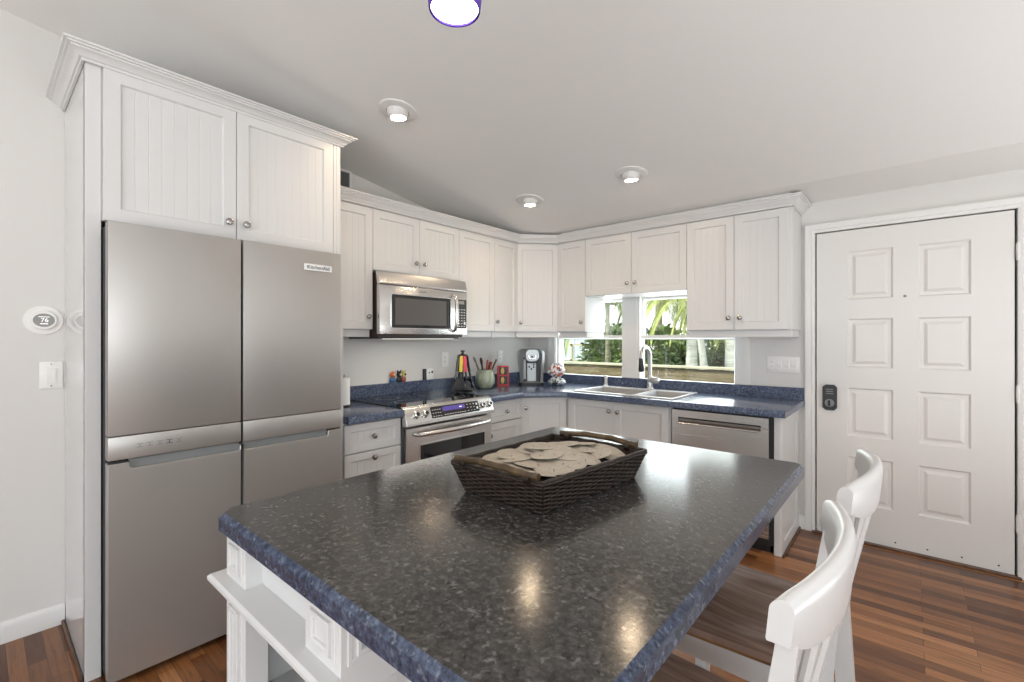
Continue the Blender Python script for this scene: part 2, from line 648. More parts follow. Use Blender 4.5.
c.box(DX1 + .004, DX1 + .02, .004, .15, 0, DZ1 + .02)
c.box(DX0 - .02, DX1 + .02, .004, .15, DZ1 + .004, DZ1 + .02)
struct(c.done('trim_6', TRIM, None), 'white door jamb')
c = MB()
cas = [(0, 0), (0, -.012), (.018, -.016), (.022, -.012), (.046, -.02), (.058, -.018), (.058, 0)]
c.prism([(DX0 - .006 - a, b_) for a, b_ in cas], 0, DZ1 + .062, 'z')
c.prism([(DX1 + .006 + a, b_) for a, b_ in cas], 0, DZ1 + .062, 'z')
c.prism([(b_, DZ1 + .004 + a) for a, b_ in cas], DX0 - .064, DX1 + .064, 'x')
struct(c.done('trim_7', TRIM, None), 'white casing around the entry door')
struct(B('trim_8', SHOE, None, DX0 - .02, DX1 + .02, -.035, .13, 0, .012, .004), 'brown wooden door threshold')
B('outer_dark', DARKGAP, None, DX0 - .02, DX1 + .02, .10, .15, 0, DZ1 + .02).name = 'trim_9'  # plain dark sheet across the doorway behind the slab
struct(bpy.data.objects['trim_9'], 'dark sheet filling the doorway behind the entry door')

bb = [(0, 0), (.014, 0), (.014, .07), (.010, .085), (.004, .092), (0, .092)]
struct(MB().sweep(bb, [(0, -3.70), (0, -3.497)]).done('baseboard_left', TRIM, None), 'white baseboard under the thermostat')
struct(MB().sweep(bb, [(2.408, 0), (2.454, 0)]).done('baseboard_back', TRIM, None))
c = MB().sweep(bb, [(DX1 + .07, 0), (RX, 0), (RX, RY)])
struct(c.done('baseboard_right', TRIM, None))

# ------------------------------------------------------------------ kitchen cabinets
KNOBP = [(0, .028), (.007, .0276), (.0140, .0245), (.0165, .019), (.0150, .0145), (.0075, .011), (.0055, .006), (.0085, .001), (.0090, 0)]


def knob(x, y, z, parent):
    return MB().lathe(KNOBP, (x, y, z), 14, mtx=Matrix.Rotation(PI / 2, 3, 'X')).done('knob', NICKEL, parent)


def door(parent, x0, x1, z0, z1, y=0, kn=None, w=.056, name='door', bead=True):
    """stile-and-rail front with a recessed beadboard panel; its face is 2 cm before y"""
    g = .0015
    x0, x1, z0, z1 = x0 + g, x1 - g, z0 + g, z1 - g
    m = MB()
    m.ring(x0, x1, z0, z1, w, y - .02, y, .005)
    a, b_ = x0 + w - .002, x1 - w + .002
    yp = y - .010
    prof = [(a, yp)]
    n = max(2, round((b_ - a) / .043))
    if bead:
        for k in range(1, n):
            xx = a + (b_ - a) * k / n
            prof += [(xx - .0022, yp), (xx - .0006, yp + .0013), (xx + .0006, yp + .0013), (xx + .0022, yp)]
    prof.append((b_, yp))
    m.grid([[(p[0], p[1], z0 + w - .002) for p in prof], [(p[0], p[1], z1 - w + .002) for p in prof]])
    m.box(x0 + .01, x1 - .01, y - .006, y - .001, z0 + .01, z1 - .01)
    o = m.done(name, CAB, parent, angle=20)
    if kn:
        knob(kn[0], y - .02, kn[1], o)
    return o


def upper(name, label, loc, rz, w, z0, z1, doors, rail=True, depth=.318, end=None, group=None):
    t = thing('wall_cabinet', label, 'cabinet', (loc[0], loc[1], z0), rz, 'white wall cabinets')
    h = z1 - z0
    B('cabinet_body', CAB, t, 0, w, 0, depth, 0, h + .02, .001)
    for d in doors:
        x0, x1, kx = d
        door(t, x0, x1, .002, h, 0, (kx, .085) if kx is not None else None)
    if rail:
        B('light_rail', CAB, t, .004, w - .004, .012, .034, -.048, 0, .003)
        if end == 'right':
            B('light_rail', CAB, t, w - .034, w - .012, .034, depth, -.048, 0, .003)
    return t


UZ0, UZ1 = 1.385, 2.180
XF = .320                               # face of the wall cabinets (their doors come 2 cm further)
A90 = PI / 2
upper('', 'tall narrow white wall cabinet between the fridge and the microwave', (XF, -2.444, 0), A90, .372, UZ0, UZ1, [(0, .372, .335)])
upper('', 'short two-door white wall cabinet above the microwave', (XF, -2.072, 0), A90, .765, 1.775, UZ1, [(0, .382, .345), (.382, .765, .42)], rail=False)
upper('', 'tall white wall cabinet just right of the microwave', (XF, -1.307, 0), A90, .402, UZ0, UZ1, [(0, .402, None)])
upper('', 'slim white wall cabinet just left of the diagonal corner wall cabinet', (XF, -.905, 0), A90, .310, UZ0, UZ1, [(0, .310, .03)])
# the corner cabinet stands across the corner
t = thing('wall_cabinet', 'white wall cabinet set diagonally across the room corner', 'cabinet', (XF - .0115, -.595 + .0115, UZ0), PI / 4, 'white wall cabinets')
dl = (.595 - XF) * math.sqrt(2)
m = MB()
q = .7071
cor = [(0, 0), (dl, 0), (dl + XF * q * .98, XF * q * .98), (dl / 2, dl / 2 + XF * math.sqrt(2) * .99), (-XF * q * .98, XF * q * .98)]
m.prism(cor, 0, UZ1 - UZ0 + .02, 'z')
m.done('cabinet_body', CAB, t, smooth=False)
door(t, .004, dl - .004, .002, UZ1 - UZ0, 0, (.042, .085))
B('light_rail', CAB, t, .0, dl, .004, .026, -.048, 0, .003)
upper('', 'slim white wall cabinet left of the window', (.595, -XF, 0), 0, .291, UZ0, UZ1, [(0, .291, .255)], end='right')
upper('', 'short two-door white wall cabinet over the window', (.886, -XF, 0), 0, .868, 1.688, UZ1, [(0, .428, .395), (.428, .868, .462)], rail=False)
upper('', 'tall two-door white wall cabinet by the entry door', (1.754, -XF, 0), 0, .676, UZ0, UZ1, [(0, .327, .293), (.327, .654, .366)], end='right')

CROWN = [(0, 0), (.008, 0), (.010, .012), (.016, .014), (.022, .026), (.034, .040), (.040, .044), (.041, .051), (.050, .053), (.051, .061), (.060, .063), (.061, .072), (0, .072)]
z = UZ1 + .004
c = MB().sweep([(a, z + b_ * .88) for a, b_ in CROWN], [(XF + .02, -2.46), (XF + .02, -.603), (.603, -XF - .02), (2.432, -XF - .02), (2.432, 0)])
c.box(.66, 2.425, -.375, -.355, z + .05, H0 + .001)      # scribe strip closing the gap to the ceiling
struct(c.done('trim_10', CAB, None), 'white crown moulding along the wall cabinets')

# the fridge surround: side panel, over-fridge cabinet
t = thing('refrigerator_cabinet', 'white tall cabinet surround enclosing the steel fridge', 'cabinet', (.588, -3.495, 0), A90)
FZ0, FZ1 = 1.792, 2.405
B('side_panel', GLOSSW, t, 0, .02, 0, .585, 0, FZ1, .001)
fs = MB()
fs.box(.0, .048, -.006, .02, 0, FZ1, .0015)
fs.done('front_stile', CAB, t)
B('cabinet_body', CAB, t, .02, 1.05, .0, .583, FZ0, FZ1, .001)
door(t, .052, .525, FZ0, FZ1 - .004, 0, (.49, FZ0 + .075))
door(t, .525, 1.006, FZ0, FZ1 - .004, 0, (.565, FZ0 + .075))
fs = MB()
fs.box(1.008, 1.05, -.016, .0, FZ0, FZ1, .0015)
fs.box(1.024, 1.034, -.020, -.01, FZ0, FZ1, .0015)
fs.done('fluted_stile', CAB, t)
B('side_panel', CAB, t, 1.030, 1.048, -.050, .583, 0, FZ0, .001)
z = FZ1 - .015
c = MB().sweep([(a * 1.05, z + b_ * .72) for a, b_ in CROWN], [(.0, -3.497), (.606, -3.497), (.606, -2.443), (.34, -2.443)])
struct(c.done('trim_11', CAB, None), 'white crown moulding above the fridge cabinet')
struct(B('trim_12', SHOE, None, .0, .59, -3.509, -3.496, 0, .02, .005), 'brown shoe moulding along the fridge panel')

# ------------------------------------------------------------------ refrigerator
t = thing('refrigerator', 'stainless steel four-door refrigerator with a narrow control strip', 'refrigerator', (.728, -3.447, 0), A90)
FW = .936
B('fridge_body', DARKGAP, t, .004, FW - .004, .055, .70, .02, 1.762)
for nm, x0, x1 in (('upper_left', 0, .4555), ('upper_right', .4645, FW)):
    d = MB().box(x0, x1, 0, .05, .957, 1.772, .004, 2).done('door', STEEL, t)
    gp = MB()          # lower strip of the door, above the pocket handle
    gp.box(x0, x1, 0, .05, .866 if nm == 'upper_left' else .862, .9545, .003, 2)
    gp.done('control_strip' if nm == 'upper_left' else 'door_strip', STEELX if False else STEEL, d)
    if nm == 'upper_left':
        L = d
    else:
        R_ = d


def lower_door(x0, x1, hx0, hx1):
    """door with a scooped pocket along its top edge"""
    z0, z1, zp = .03, .853, .826
    m = MB()
    m.prism([(x0, z0), (x1, z0), (x1, z1), (hx1, z1), (hx1, zp + .006), (hx1 - .006, zp), (hx0 + .010, zp), (hx0, zp + .010), (hx0, z1), (x0, z1)], 0, .05, 'y', .002)
    return m.done('door', STEEL, t)


d = lower_door(0, .4555, .064, .4555 - .004)
B('pocket_handle', GREYP, d, .066, .452, .018, .04, .822, .862)
d = lower_door(.4645, FW, .466, FW - .07)
B('pocket_handle', GREYP, d, .467, FW - .072, .018, .04, .822, .862)
bd = B('name_badge', CHROME, R_, .740, .885, -.003, 0, 1.668, 1.702, .001)
lettering('lettering', 'KitchenAid', .026, BLACKINK, face_mtx((.8125, -.0035, 1.685), (1, 0, 0), (0, 0, 1), (0, -1, 0)), bd)
for k in range(5):
    ic = MB()
    xx = .085 + k * .032
    for a, b_ in (((xx, .905), (xx + .02, .907)), ((xx, .918), (xx + .02, .920))):
        ic.box(a[0], b_[0], -.0006, .001, a[1], b_[1])
    ic.box(xx + .008, xx + .012, -.0008, .001, .909, .915)
    ic.done('touch_mark', BLACKINK if k == 3 else GREYP, L.children[0])
for x in (.04, FW - .06):
    MB().lathe([(.018, 0), (.018, .02)], (x, .12, 0), 12).done('foot', BLACK, t)
B('base_grille', BLACK, t, .01, FW - .01, .07, .1, .0, .06)

# ------------------------------------------------------------------ base cabinets
BT = .855                              # top of the boxes, under the worktop


def drawer_unit(name, label, loc, rz, w, fronts):
    t = thing(name, label, 'cabinet', loc, rz, 'white base cabinets')
    B('cabinet_body', CAB, t, 0, w, .0, .575, .1, BT, .001)
    B('toe_kick', CAB, t, 0, w, .06, .08, 0, .1)
    for kind, z0, z1, kx, kz in fronts:
        door(t, .003, w - .003, z0, z1, 0, (kx, kz), name=kind, w=.045 if kind == 'drawer' else .056)
    return t


BX = .602
drawer_unit('base_cabinet', 'white drawer cabinet between the fridge and the stove', (BX + .033, -2.454, 0), A90, .378,
            [('drawer', .686, .848, .184, .767), ('drawer', .40, .682, .184, .645), ('drawer', .11, .396, .184, .30)])
drawer_unit('base_cabinet', 'white base cabinet with one drawer, right of the stove', (BX, -1.304, 0), A90, .428,
            [('drawer', .690, .848, .23, .762), ('door', .11, .686, .042, .60)])
# diagonal corner base
t = thing('base_cabinet', 'white base cabinet set diagonally across the corner', 'cabinet', (BX - .0085, -.876 + .0085, 0), PI / 4, 'white base cabinets')
dl = (.876 - BX) * math.sqrt(2)
m = MB()
m.prism([(0, 0), (dl, 0), (dl + BX * q * .98, BX * q * .98), (dl / 2, dl / 2 + BX * 1.40), (-BX * q * .98, BX * q * .98)], .1, BT, 'z')
m.done('cabinet_body', CAB, t, smooth=False)
B('toe_kick', CAB, t, -.03, dl + .03, .06, .08, 0, .1)
door(t, .008, dl - .008, .11, .848, 0, (.045, .765))
# sink base, with open top for the bowls
t = thing('base_cabinet', 'white two-door base cabinet under the sink', 'cabinet', (.876, -BX, 0), 0, 'white base cabinets')
m = MB()
m.box(0, .018, 0, .57, .1, BT)
m.box(.846, .864, 0, .57, .1, BT)
m.box(.018, .846, 0, .57, .1, .118)
m.box(.018, .846, 0, .018, .118, BT)
m.done('cabinet_body', CAB, t)
B('toe_kick', CAB, t, 0, .864, .06, .08, 0, .1)
door(t, .026, .433, .11, .848, 0, (.398, .775), bead=False)
door(t, .433, .856, .11, .848, 0, (.468, .775), bead=False)
# end panel right of the dishwasher
t = thing('end_panel', 'white framed panel closing the counter end beside the dishwasher', 'panel', (2.376, -.576, 0))
m = MB()
m.box(0, .030, 0, .574, .0, BT, .0015)
m.box(-.002, .034, -.006, .03, .0, BT, .002)
m.done('panel_core', CAB, t)
m = MB()
m.ring(.0, .57, .0, BT, .07, -.012, .0, .008)
m.xf(Matrix.Translation((.030, 0, 0)) @ Matrix.Rotation(PI / 2, 4, 'Z'))
m.done('panel_frame', CAB, t)
struct(B('trim_13', SHOE, None, 2.418, 2.43, -.585, -.015, 0, .016, .004), 'brown shoe moulding along the counter end')

# ------------------------------------------------------------------ worktops with backsplash
CT0, CT1 = .858, .899
CD = .672


def poly_slab(outer, holes, z0, z1, bev, seg=2):
    bm = bmesh.new()
    es = []
    for loop in [outer] + holes:
        vs = [bm.verts.new((x, y, z1)) for x, y in loop]
        es += [bm.edges.new((vs[i], vs[(i + 1) % len(vs)])) for i in range(len(vs))]
    bmesh.ops.triangle_fill(bm, edges=es, use_beauty=True, use_dissolve=False)
    r = bmesh.ops.extrude_face_region(bm, geom=bm.faces[:])
    bmesh.ops.translate(bm, vec=(0, 0, z0 - z1), verts=[g for g in r['geom'] if isinstance(g, bmesh.types.BMVert)])
    bmesh.ops.recalc_face_normals(bm, faces=bm.faces)
    sel = [e for e in bm.edges if len(e.link_faces) == 2 and abs(e.verts[0].co.z - z1) < 1e-6 and abs(e.verts[1].co.z - z1) < 1e-6
           and min(abs(f.normal.z) for f in e.link_faces) < .1]
    bmesh.ops.bevel(bm, geom=sel, offset=bev, segments=seg, affect='EDGES', profile=.5)
    m = MB()
    m.bm.free()
    m.bm = bm
    return m


t = thing('countertop', 'long speckled blue countertop turning the corner under the window', 'countertop', (0, 0, 0))
SX0, SX1, SY0, SY1 = .955, 1.735, -.575, -.155
poly = [(.004, -.004), (.004, -1.302), (CD, -1.302), (CD, -.920), (.920, -CD), (2.45, -CD), (2.45, -.004)]
poly_slab(poly, [[(SX0, SY0), (SX1, SY0), (SX1, SY1), (SX0, SY1)]], CT0, CT1, .005).done('worktop', LAM, t, angle=25)
m = MB()
m.box(.002, .026, -2.06, -.004, CT0, .990, .003)
m.box(.026, 2.448, -.026, -.004, CT1 - .004, .982, .003)
m.done('backsplash', LAM, t)
t = thing('countertop', 'short speckled blue countertop between the fridge and the stove', 'countertop', (0, 0, 0))
poly_slab([(.004, -2.446), (.690, -2.446), (.690, -2.078), (.004, -2.078)], [], CT0, CT1, .005).done('worktop', LAM, t, angle=25)
B('edge_strip', BLACK, t, .03, .62, -2.0775, -2.072, .88, .9)

# ------------------------------------------------------------------ sink, faucet, soap pump
t = thing('kitchen_sink', 'grey double-bowl drop-in sink under the window', 'sink', (0, 0, CT1))
SINKM = mat('grey_composite_sink', (.34, .335, .33), .35)
SINKR = mat('sink_rim', (.55, .545, .54), .25)


def basin(m, x0, x1, y0, y1, d):
    L = []
    for o, z in ((0, .004), (.006, -.004), (.014, -d + .02), (.03, -d)):
        L.append([m.bm.verts.new(p) for p in ((x0 + o, y0 + o, z), (x1 - o, y0 + o, z), (x1 - o, y1 - o, z), (x0 + o, y1 - o, z))])
    for a, b_ in zip(L, L[1:]):
        for k in range(4):
            m.bm.faces.new([a[k], a[(k + 1) % 4], b_[(k + 1) % 4], b_[k]])
    m.bm.faces.new(L[-1])


m = poly_slab([(.935, -.605), (1.755, -.605), (1.755, -.105), (.935, -.105)],
              [[(.972, -.572), (1.425, -.572), (1.425, -.185), (.972, -.185)], [(1.455, -.572), (1.737, -.572), (1.737, -.185), (1.455, -.185)]], .0005, .010, .003)
m.done('rim', SINKR, t)
m = MB(); basin(m, .972, 1.425, -.572, -.185, .17); m.done('bowl', SINKM, t)
m = MB(); basin(m, 1.455, 1.737, -.572, -.185, .15); m.done('bowl', SINKM, t)
for x in (1.2, 1.588):
    MB().lathe([(0, .004), (.03, .004), (.042, 0)], (x, -.38, -.168 if x < 1.4 else -.148), 20).done('drain', CHROME, t)

t = thing('faucet', 'grey gooseneck pull-down faucet with a black spray head behind the sink', 'faucet', (1.376, -.13, CT1 + .010))
FAUC = mat('faucet_nickel', (.50, .49, .48), .38, 1)
MB().lathe([(.030, 0), (.030, .006), (.024, .012), (.021, .07), (.019, .11)], (0, 0, 0), 20).done('base', FAUC, t)
pts = [(0, 0, .1), (0, 0, .20), (0, 0, .265)]
for k in range(1, 9):
    a = PI * k / 8 * 1.02
    pts.append((0, -.085 + .085 * math.cos(a), .265 + .085 * math.sin(a)))
MB().tube(pts, .0155, 14).done('spout', FAUC, t)
e = Vector(pts[-1])
hd = MB().tube([e, e + Vector((0, .004, -.03)), e + Vector((0, .010, -.085)), e + Vector((0, .013, -.105))], [.0165, .019, .025, .023], 14).done('spray_head', BLACK, t)
b_ = MB().lathe([(.0, -.012), (.02, -.012), (.026, 0), (.026, .06), (.022, .075), (0, .078)], (0, 0, .075), 18, mtx=Matrix.Rotation(PI / 2, 3, 'Y')).done('valve_body', FAUC, t)
hl = MB().tube([(.062, 0, .085), (.066, -.002, .115), (.072, -.004, .155)], [.006, .005, .004], 8).done('lever', FAUC, b_)
MB().lathe([(0, .003), (.004, .002), (.005, 0)], (.058, -.012, .105), 10).done('hot_mark', mat('red_dot', (.5, .03, .03), .4), b_)

t = thing('soap_dispenser', 'short pale soap pump on the sink back edge left of the faucet', 'dispenser', (.965, -.125, CT1 + .010))
MB().lathe([(.021, 0), (.021, .006), (.016, .01), (.0155, .06), (.017, .065), (.017, .082), (.012, .09), (0, .091)], (0, 0, 0), 18).done('pump_body', mat('pale_nickel', (.7, .69, .66), .3, .6), t)
MB().tube([(0, 0, .085), (0, -.012, .089), (0, -.03, .086)], .005, 8).done('nozzle', FAUC, t)

# ------------------------------------------------------------------ dishwasher
t = thing('dishwasher', 'stainless steel dishwasher with a pocket handle under the counter end', 'dishwasher', (1.744, -.606, 0))
DWW = .626
B('tub', DARKGAP, t, .0, DWW, .03, .56, .05, .852)
m = MB()      # front with the handle pocket cut through it
def plate(m, xs, zs, skip, y0, y1):
    for i in range(len(xs) - 1):
        for j in range(len(zs) - 1):
            if (i, j) == skip:
                continue
            m.bm.faces.new([m.bm.verts.new(p) for p in ((xs[i], y0, zs[j]), (xs[i + 1], y0, zs[j]), (xs[i + 1], y0, zs[j + 1]), (xs[i], y0, zs[j + 1]))])
    bmesh.ops.remove_doubles(m.bm, verts=m.bm.verts, dist=1e-5)
    r = bmesh.ops.extrude_face_region(m.bm, geom=m.bm.faces[:])
    bmesh.ops.translate(m.bm, vec=(0, y1 - y0, 0), verts=[g for g in r['geom'] if isinstance(g, bmesh.types.BMVert)])
plate(m, [.008, .052, .565, .608], [.10, .742, .790, .838], (1, 1), -.010, .028)
fr = m.done('door', STEELX, t, angle=20)
m = MB()
m.prism([(-.006, .742), (.022, .742), (.026, .774), (.021, .776), (-.008, .753), (-.010, .748)], .053, .564, 'x')
m.done('pocket_handle', STEELH, fr)
B('toe_plate', BLACK, t, .01, DWW - .02, .05, .07, 0, .10)

# ------------------------------------------------------------------ stove (slide-in range)
t = thing('stove', 'stainless slide-in stove with glass cooktop and violet display', 'stove', (.64, -2.072, 0), A90)
RW = .762
B('stove_body', GREYP, t, .004, RW - .004, .0, .60, .09, .885)
m = MB()
m.box(-.004, RW + .004, -.012, .606, .897, .9065, .002)
ck = m.done('cooktop', BLACKGLASS, t)
ck['label'] = 'black glass cooktop'
for x, y, r in ((.19, .16, .10), (.57, .15, .085), (.2, .43, .08), (.56, .43, .11)):
    m = MB()
    m.grid([[(x + rr * math.cos(2 * PI * k / 40), y + rr * math.sin(2 * PI * k / 40), .9068) for k in range(40)] for rr in (r, r - .003)], close_u=True)
    m.done('burner_ring', GREYP, ck)
m = MB()      # sloping control fascia
m.prism([(-.012, .9065), (-.022, .9055), (-.036, .896), (-.070, .812), (-.070, .792), (.0, .785), (.02, .905)], -.004, RW + .004, 'x', .002)
cp = m.done('control_panel', STEELH, t, angle=25)
nrm = Vector((0, -.084, .034)).normalized()
nrm = Vector((0, -(.896 - .812), (.070 - .036) * -1 * -1)).normalized()
upv = Vector((0, .034, .084)).normalized()
cen = Vector((0, -.053, .854))
M4 = lambda x, u=0, off=0: face_mtx(Vector((x, 0, 0)) + cen + upv * u + nrm * off, (1, 0, 0), upv, nrm)
for x in (.075, .145, .655, .725):
    kb = MB()
    kb.lathe([(.026, 0), (.026, .004), (.022, .006), (.0205, .024), (.017, .027), (0, .027)], (0, 0, 0), 22, mtx=None)
    kb = kb.xf(M4(x)).done('knob', CHROME, cp)
    MB().lathe([(0, .0275), (.013, .0275), (.013, .0268)], (0, 0, 0), 18).xf(M4(x)).done('knob_cap', BLACK, kb)
m = MB().box(-.215, .215, -.037, .037, -.002, .003, .002)
gl = m.xf(M4(.41)).done('control_glass', BLACKGLASS, cp)
ds = MB().box(-.12, .08, -.002, .027, .0028, .0036).xf(M4(.41)).done('display', DISP, gl)
MB().box(.030, .052, .010, .016, .0036, .0039).xf(M4(.41)).done('display_digits', SCREENTXT, ds)
m = MB()
for i in range(4):
    for j in range(3):
        m.box(-.205 + i * .02, -.205 + i * .02 + .011, -.028 + j * .021, -.028 + j * .021 + .003, .003, .0034)
for i in range(9):
    m.box(-.11 + i * .022, -.11 + i * .022 + .012, -.027, -.023, .003, .0034)
for i in range(3):
    for j in range(3):
        m.box(.10 + i * .03, .10 + i * .03 + .009, -.026 + j * .022, -.026 + j * .022 + .004, .003, .0034)
m.xf(M4(.41)).done('key_legends', WHITEINK, gl)
for u in (-.02, .008):
    MB().box(.186, .20, u, u + .014, .003, .0042).xf(M4(.41)).done('start_key', WHITEINK, gl)
m = MB()
plate(m, [.010, .108, .690, RW - .010], [.20, .34, .665, .775], (1, 1), -.052, -.018)
od = m.done('oven_door', STEELH, t, angle=20)
B('oven_window', BLACKGLASS, od, .106, .692, -.048, -.02, .335, .67)
m = MB().ring(.104, .694, .338, .669, .010, -.056, -.05, .002)
m.done('window_frame', CHROME, od)
pts = [(.075, -.052, .737), (.085, -.085, .737)] + [(.10 + .585 * k / 10, -.088 - .022 * math.sin(PI * k / 10), .737) for k in range(11)] + [(.70, -.085, .737), (.71, -.052, .737)]
MB().tube(pts, .0155, 12).done('handle', STEELH, od)
B('storage_drawer', STEELH, t, .010, RW - .010, -.045, .0, .09, .19, .003)
for x in (.05, RW - .05):
    for y in (.06, .54):
        MB().lathe([(.018, 0), (.018, .09)], (x, y, 0), 10).done('foot', BLACK, t)

# ------------------------------------------------------------------ microwave over the stove
t = thing('microwave', 'stainless over-the-range microwave hanging above the stove', 'microwave', (.41, -2.068, 1.338), A90)
MW = .778
MWD = mat('microwave_case', (.035, .02, .016), .5)
B('case', MWD, t, .004, MW - .024, .03, .405, .0, .424)
m = MB()
m.prism([(.028, .345), (.004, .345), (.0, .352), (.0, .36), (.018, .430), (.045, .430)], 0, MW, 'x', .0015)
m.done('vent_panel', STEELH, t, angle=25)
m = MB()
def rrect(x0, x1, z0, z1, r, n=5):
    P_ = []
    for cx_, cz_, a0 in ((x1 - r, z1 - r, 0), (x0 + r, z1 - r, PI / 2), (x0 + r, z0 + r, PI), (x1 - r, z0 + r, 1.5 * PI)):
        for k in range(n + 1):
            a = a0 + PI / 2 * k / n
            P_.append((cx_ + r * math.cos(a), cz_ + r * math.sin(a)))
    return P_
m.box(0, MW, 0, .035, .018, .342, .004, 2)
fc = m.done('door', STEELH, t)
m = MB().prism(rrect(.085, .610, .055, .290, .014), -.003, .01, 'y', .001)
m.done('window_trim', CHROME, fc)
m = MB().prism(rrect(.091, .604, .061, .284, .010), -.005, .01, 'y', .001)
wn_ = m.done('window_glass', BLACKGLASS, fc)
m = MB().box(.118, .565, -.0056, -.004, .082, .262, .0004)
m.done('window_screen', mat('window_mesh', (.10, .095, .09), .25), wn_)
pts = [(.632, .0, .318), (.632, -.026, .305), (.632, -.042, .26), (.632, -.047, .18), (.632, -.042, .10), (.632, -.026, .055), (.632, 0, .042)]
MB().tube(pts, [.010, .013, .014, .014, .014, .013, .010], 12, flat=1.0).done('handle', STEELH, fc)
kp = B('keypad', BLACK, fc, .674, .770, -.003, .001, .066, .285, .001)
B('display', SCREENGREY, kp, .684, .745, -.0038, -.002, .250, .275)
m = MB()
for i in range(3):
    for j in range(7):
        m.box(.686 + i * .027, .686 + i * .027 + .013, -.0036, -.002, .08 + j * .021, .085 + j * .021)
m.done('key_legends', WHITEINK, kp)
B('start_key', WHITEINK, kp, .742, .758, -.004, -.002, .095, .115)
B('underside_grille', BLACK, t, .01, MW - .06, .03, .39, -.012, .0)
B('wall_fill_strip', mat('wall_fill_glow', (.9, .9, .88), .4, emit=(1, .93, .84), estr=3), t, .09, .69, .055, .105, -.0135, -.011)  # added glowing strip for the fill light below it
wall_fill = light('lamp', 'AREA', (.33, -1.69, 1.322), 1.0, (1, .95, .88), (0, 0, 0), shape='RECTANGLE', size=.05, size_y=.6)  # fill light added to brighten the wall behind the stove
lettering('lettering', 'KitchenAid', .016, GREYP, face_mtx((.345, -.0006, .316), (1, 0, 0), (0, 0, 1), (0, -1, 0)), fc)

# ------------------------------------------------------------------ island
IZ0, IZ1 = .842, .885
IX0, IX1, IY0, IY1 = 1.638, 2.722, -3.368, -1.850
t = thing('island_countertop', 'large speckled dark blue island top in the foreground', 'countertop', (0, 0, 0))
ch = .034
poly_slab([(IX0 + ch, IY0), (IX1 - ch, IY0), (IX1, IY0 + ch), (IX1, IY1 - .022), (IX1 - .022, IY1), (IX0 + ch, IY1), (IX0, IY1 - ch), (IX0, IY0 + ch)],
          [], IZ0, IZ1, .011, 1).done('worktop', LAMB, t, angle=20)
isl = t.children[0].data            # one blue laminate; the greyer top has its lighting put into the colour
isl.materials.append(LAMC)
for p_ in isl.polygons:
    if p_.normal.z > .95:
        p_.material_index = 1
t = thing('kitchen_island', 'white island base with open shelf and panelled corner posts', 'island', (0, 0, 0))
AX0, AX1, AY0, AY1 = 1.672, 2.237, -3.350, -1.935
KT = IZ0


def post(x0, x1, y0, y1, side=False):
    m = MB()
    m.box(x0, x1, y0, y1, 0, KT, .002)
    for z0, z1 in ((.728, KT - .004), (.10, .684)):
        for o, d in ((.014, .007), (.030, .012)):
            m.ring(x0 + o, x1 - o, z0 + o * .8, z1 - o * .8, .011, y0 - d + .004, y0, .003)
    m.ring(x0 + .002, x1 - .002, .0, .09, .012, y0 - .008, y0, .003)
    o = m.done('corner_post', CAB, t, angle=20)
    if side:
        m = MB()
        for z0, z1 in ((.728, KT - .004), (.10, .684)):
            for q_, d in ((.014, .007), (.030, .012)):
                m.ring(y0 + q_, y1 - q_, z0 + q_ * .8, z1 - q_ * .8, .011, -d + .004, .0, .003)
        m.xf(Matrix.Translation((x1, 0, 0)) @ Matrix.Rotation(PI / 2, 4, 'Z'))
        m.done('side_panelling', CAB, o, angle=20)


post(AX0, AX0 + .122, AY0, AY0 + .055)
post(AX1 - .133, AX1, AY0, AY0 + .133, True)
m = MB()
m.box(AX0, AX0 + .018, AY0 + .055, AY1, .06, KT)             # left side
m.box(AX1 - .026, AX1 - .008, AY0 + .055, AY1, .06, KT)             # right side
m.box(AX0 + .018, AX1 - .018, AY1 - .02, AY1, .06, KT)       # far end
m.box(AX0 + .018, AX1 - .018, AY0 + .40, AY0 + .415, .06, KT)  # back of the shelf niche
m.box(AX0 + .018, AX1 - .018, AY0 + .05, AY0 + .40, .06, .085)
m.done('carcass', CAB, t)
B('apron', CAB, t, AX0 + .10, AX1 - .10, AY0 + .040, AY0 + .055, .715, KT)
m = MB()
PR = [(-.046, .692), (.012, .692), (.030, .706), (.034, .712), (.034, .720), (.028, .726), (-.046, .726)]
m.sweep(PR, [(AX0, AY1), (AX0, AY0), (AX1 - .0005, AY0)])
m.done('ledge', CAB, t, angle=25)
m = MB().box(AX0 + .019, AX1 - .019, AY0 + .06, AY0 + .40, .385, .403, .001)
m.done('shelf', CAB, t)
for y, z in ((AY0 + .12, .60), (AY0 + .12, .568), (AY0 + .12, .536), (AY0 + .12, .504), (AY0 + .34, .60), (AY0 + .34, .568)):
    MB().lathe([(0, .0006), (.0032, .0006), (.0032, 0)], (AX0 + .018, y, z), 8, mtx=Matrix.Rotation(PI / 2, 3, 'Y')).done('pin_hole', DARKGAP, t)
m = MB()      # raised panels on the seating side
for y0, y1 in ((AY0 + .15, AY0 + .53), (AY0 + .55, AY0 + .95), (AY0 + .97, AY1 - .02)):
    for o, d in ((.0, .010), (.04, .012)):
        m.ring(y0 + o, y1 - o, .10 + o, KT - .01 - o, .014, -d, 0, .004)
m.xf(Matrix.Translation((AX1 - .008, 0, 0)) @ Matrix.Rotation(PI / 2, 4, 'Z'))
m.done('side_moulding', CAB, t, angle=20)
B('plinth', CAB, t, AX0 + .01, AX1 - .01, AY0 + .06, AY1 - .01, 0, .06)

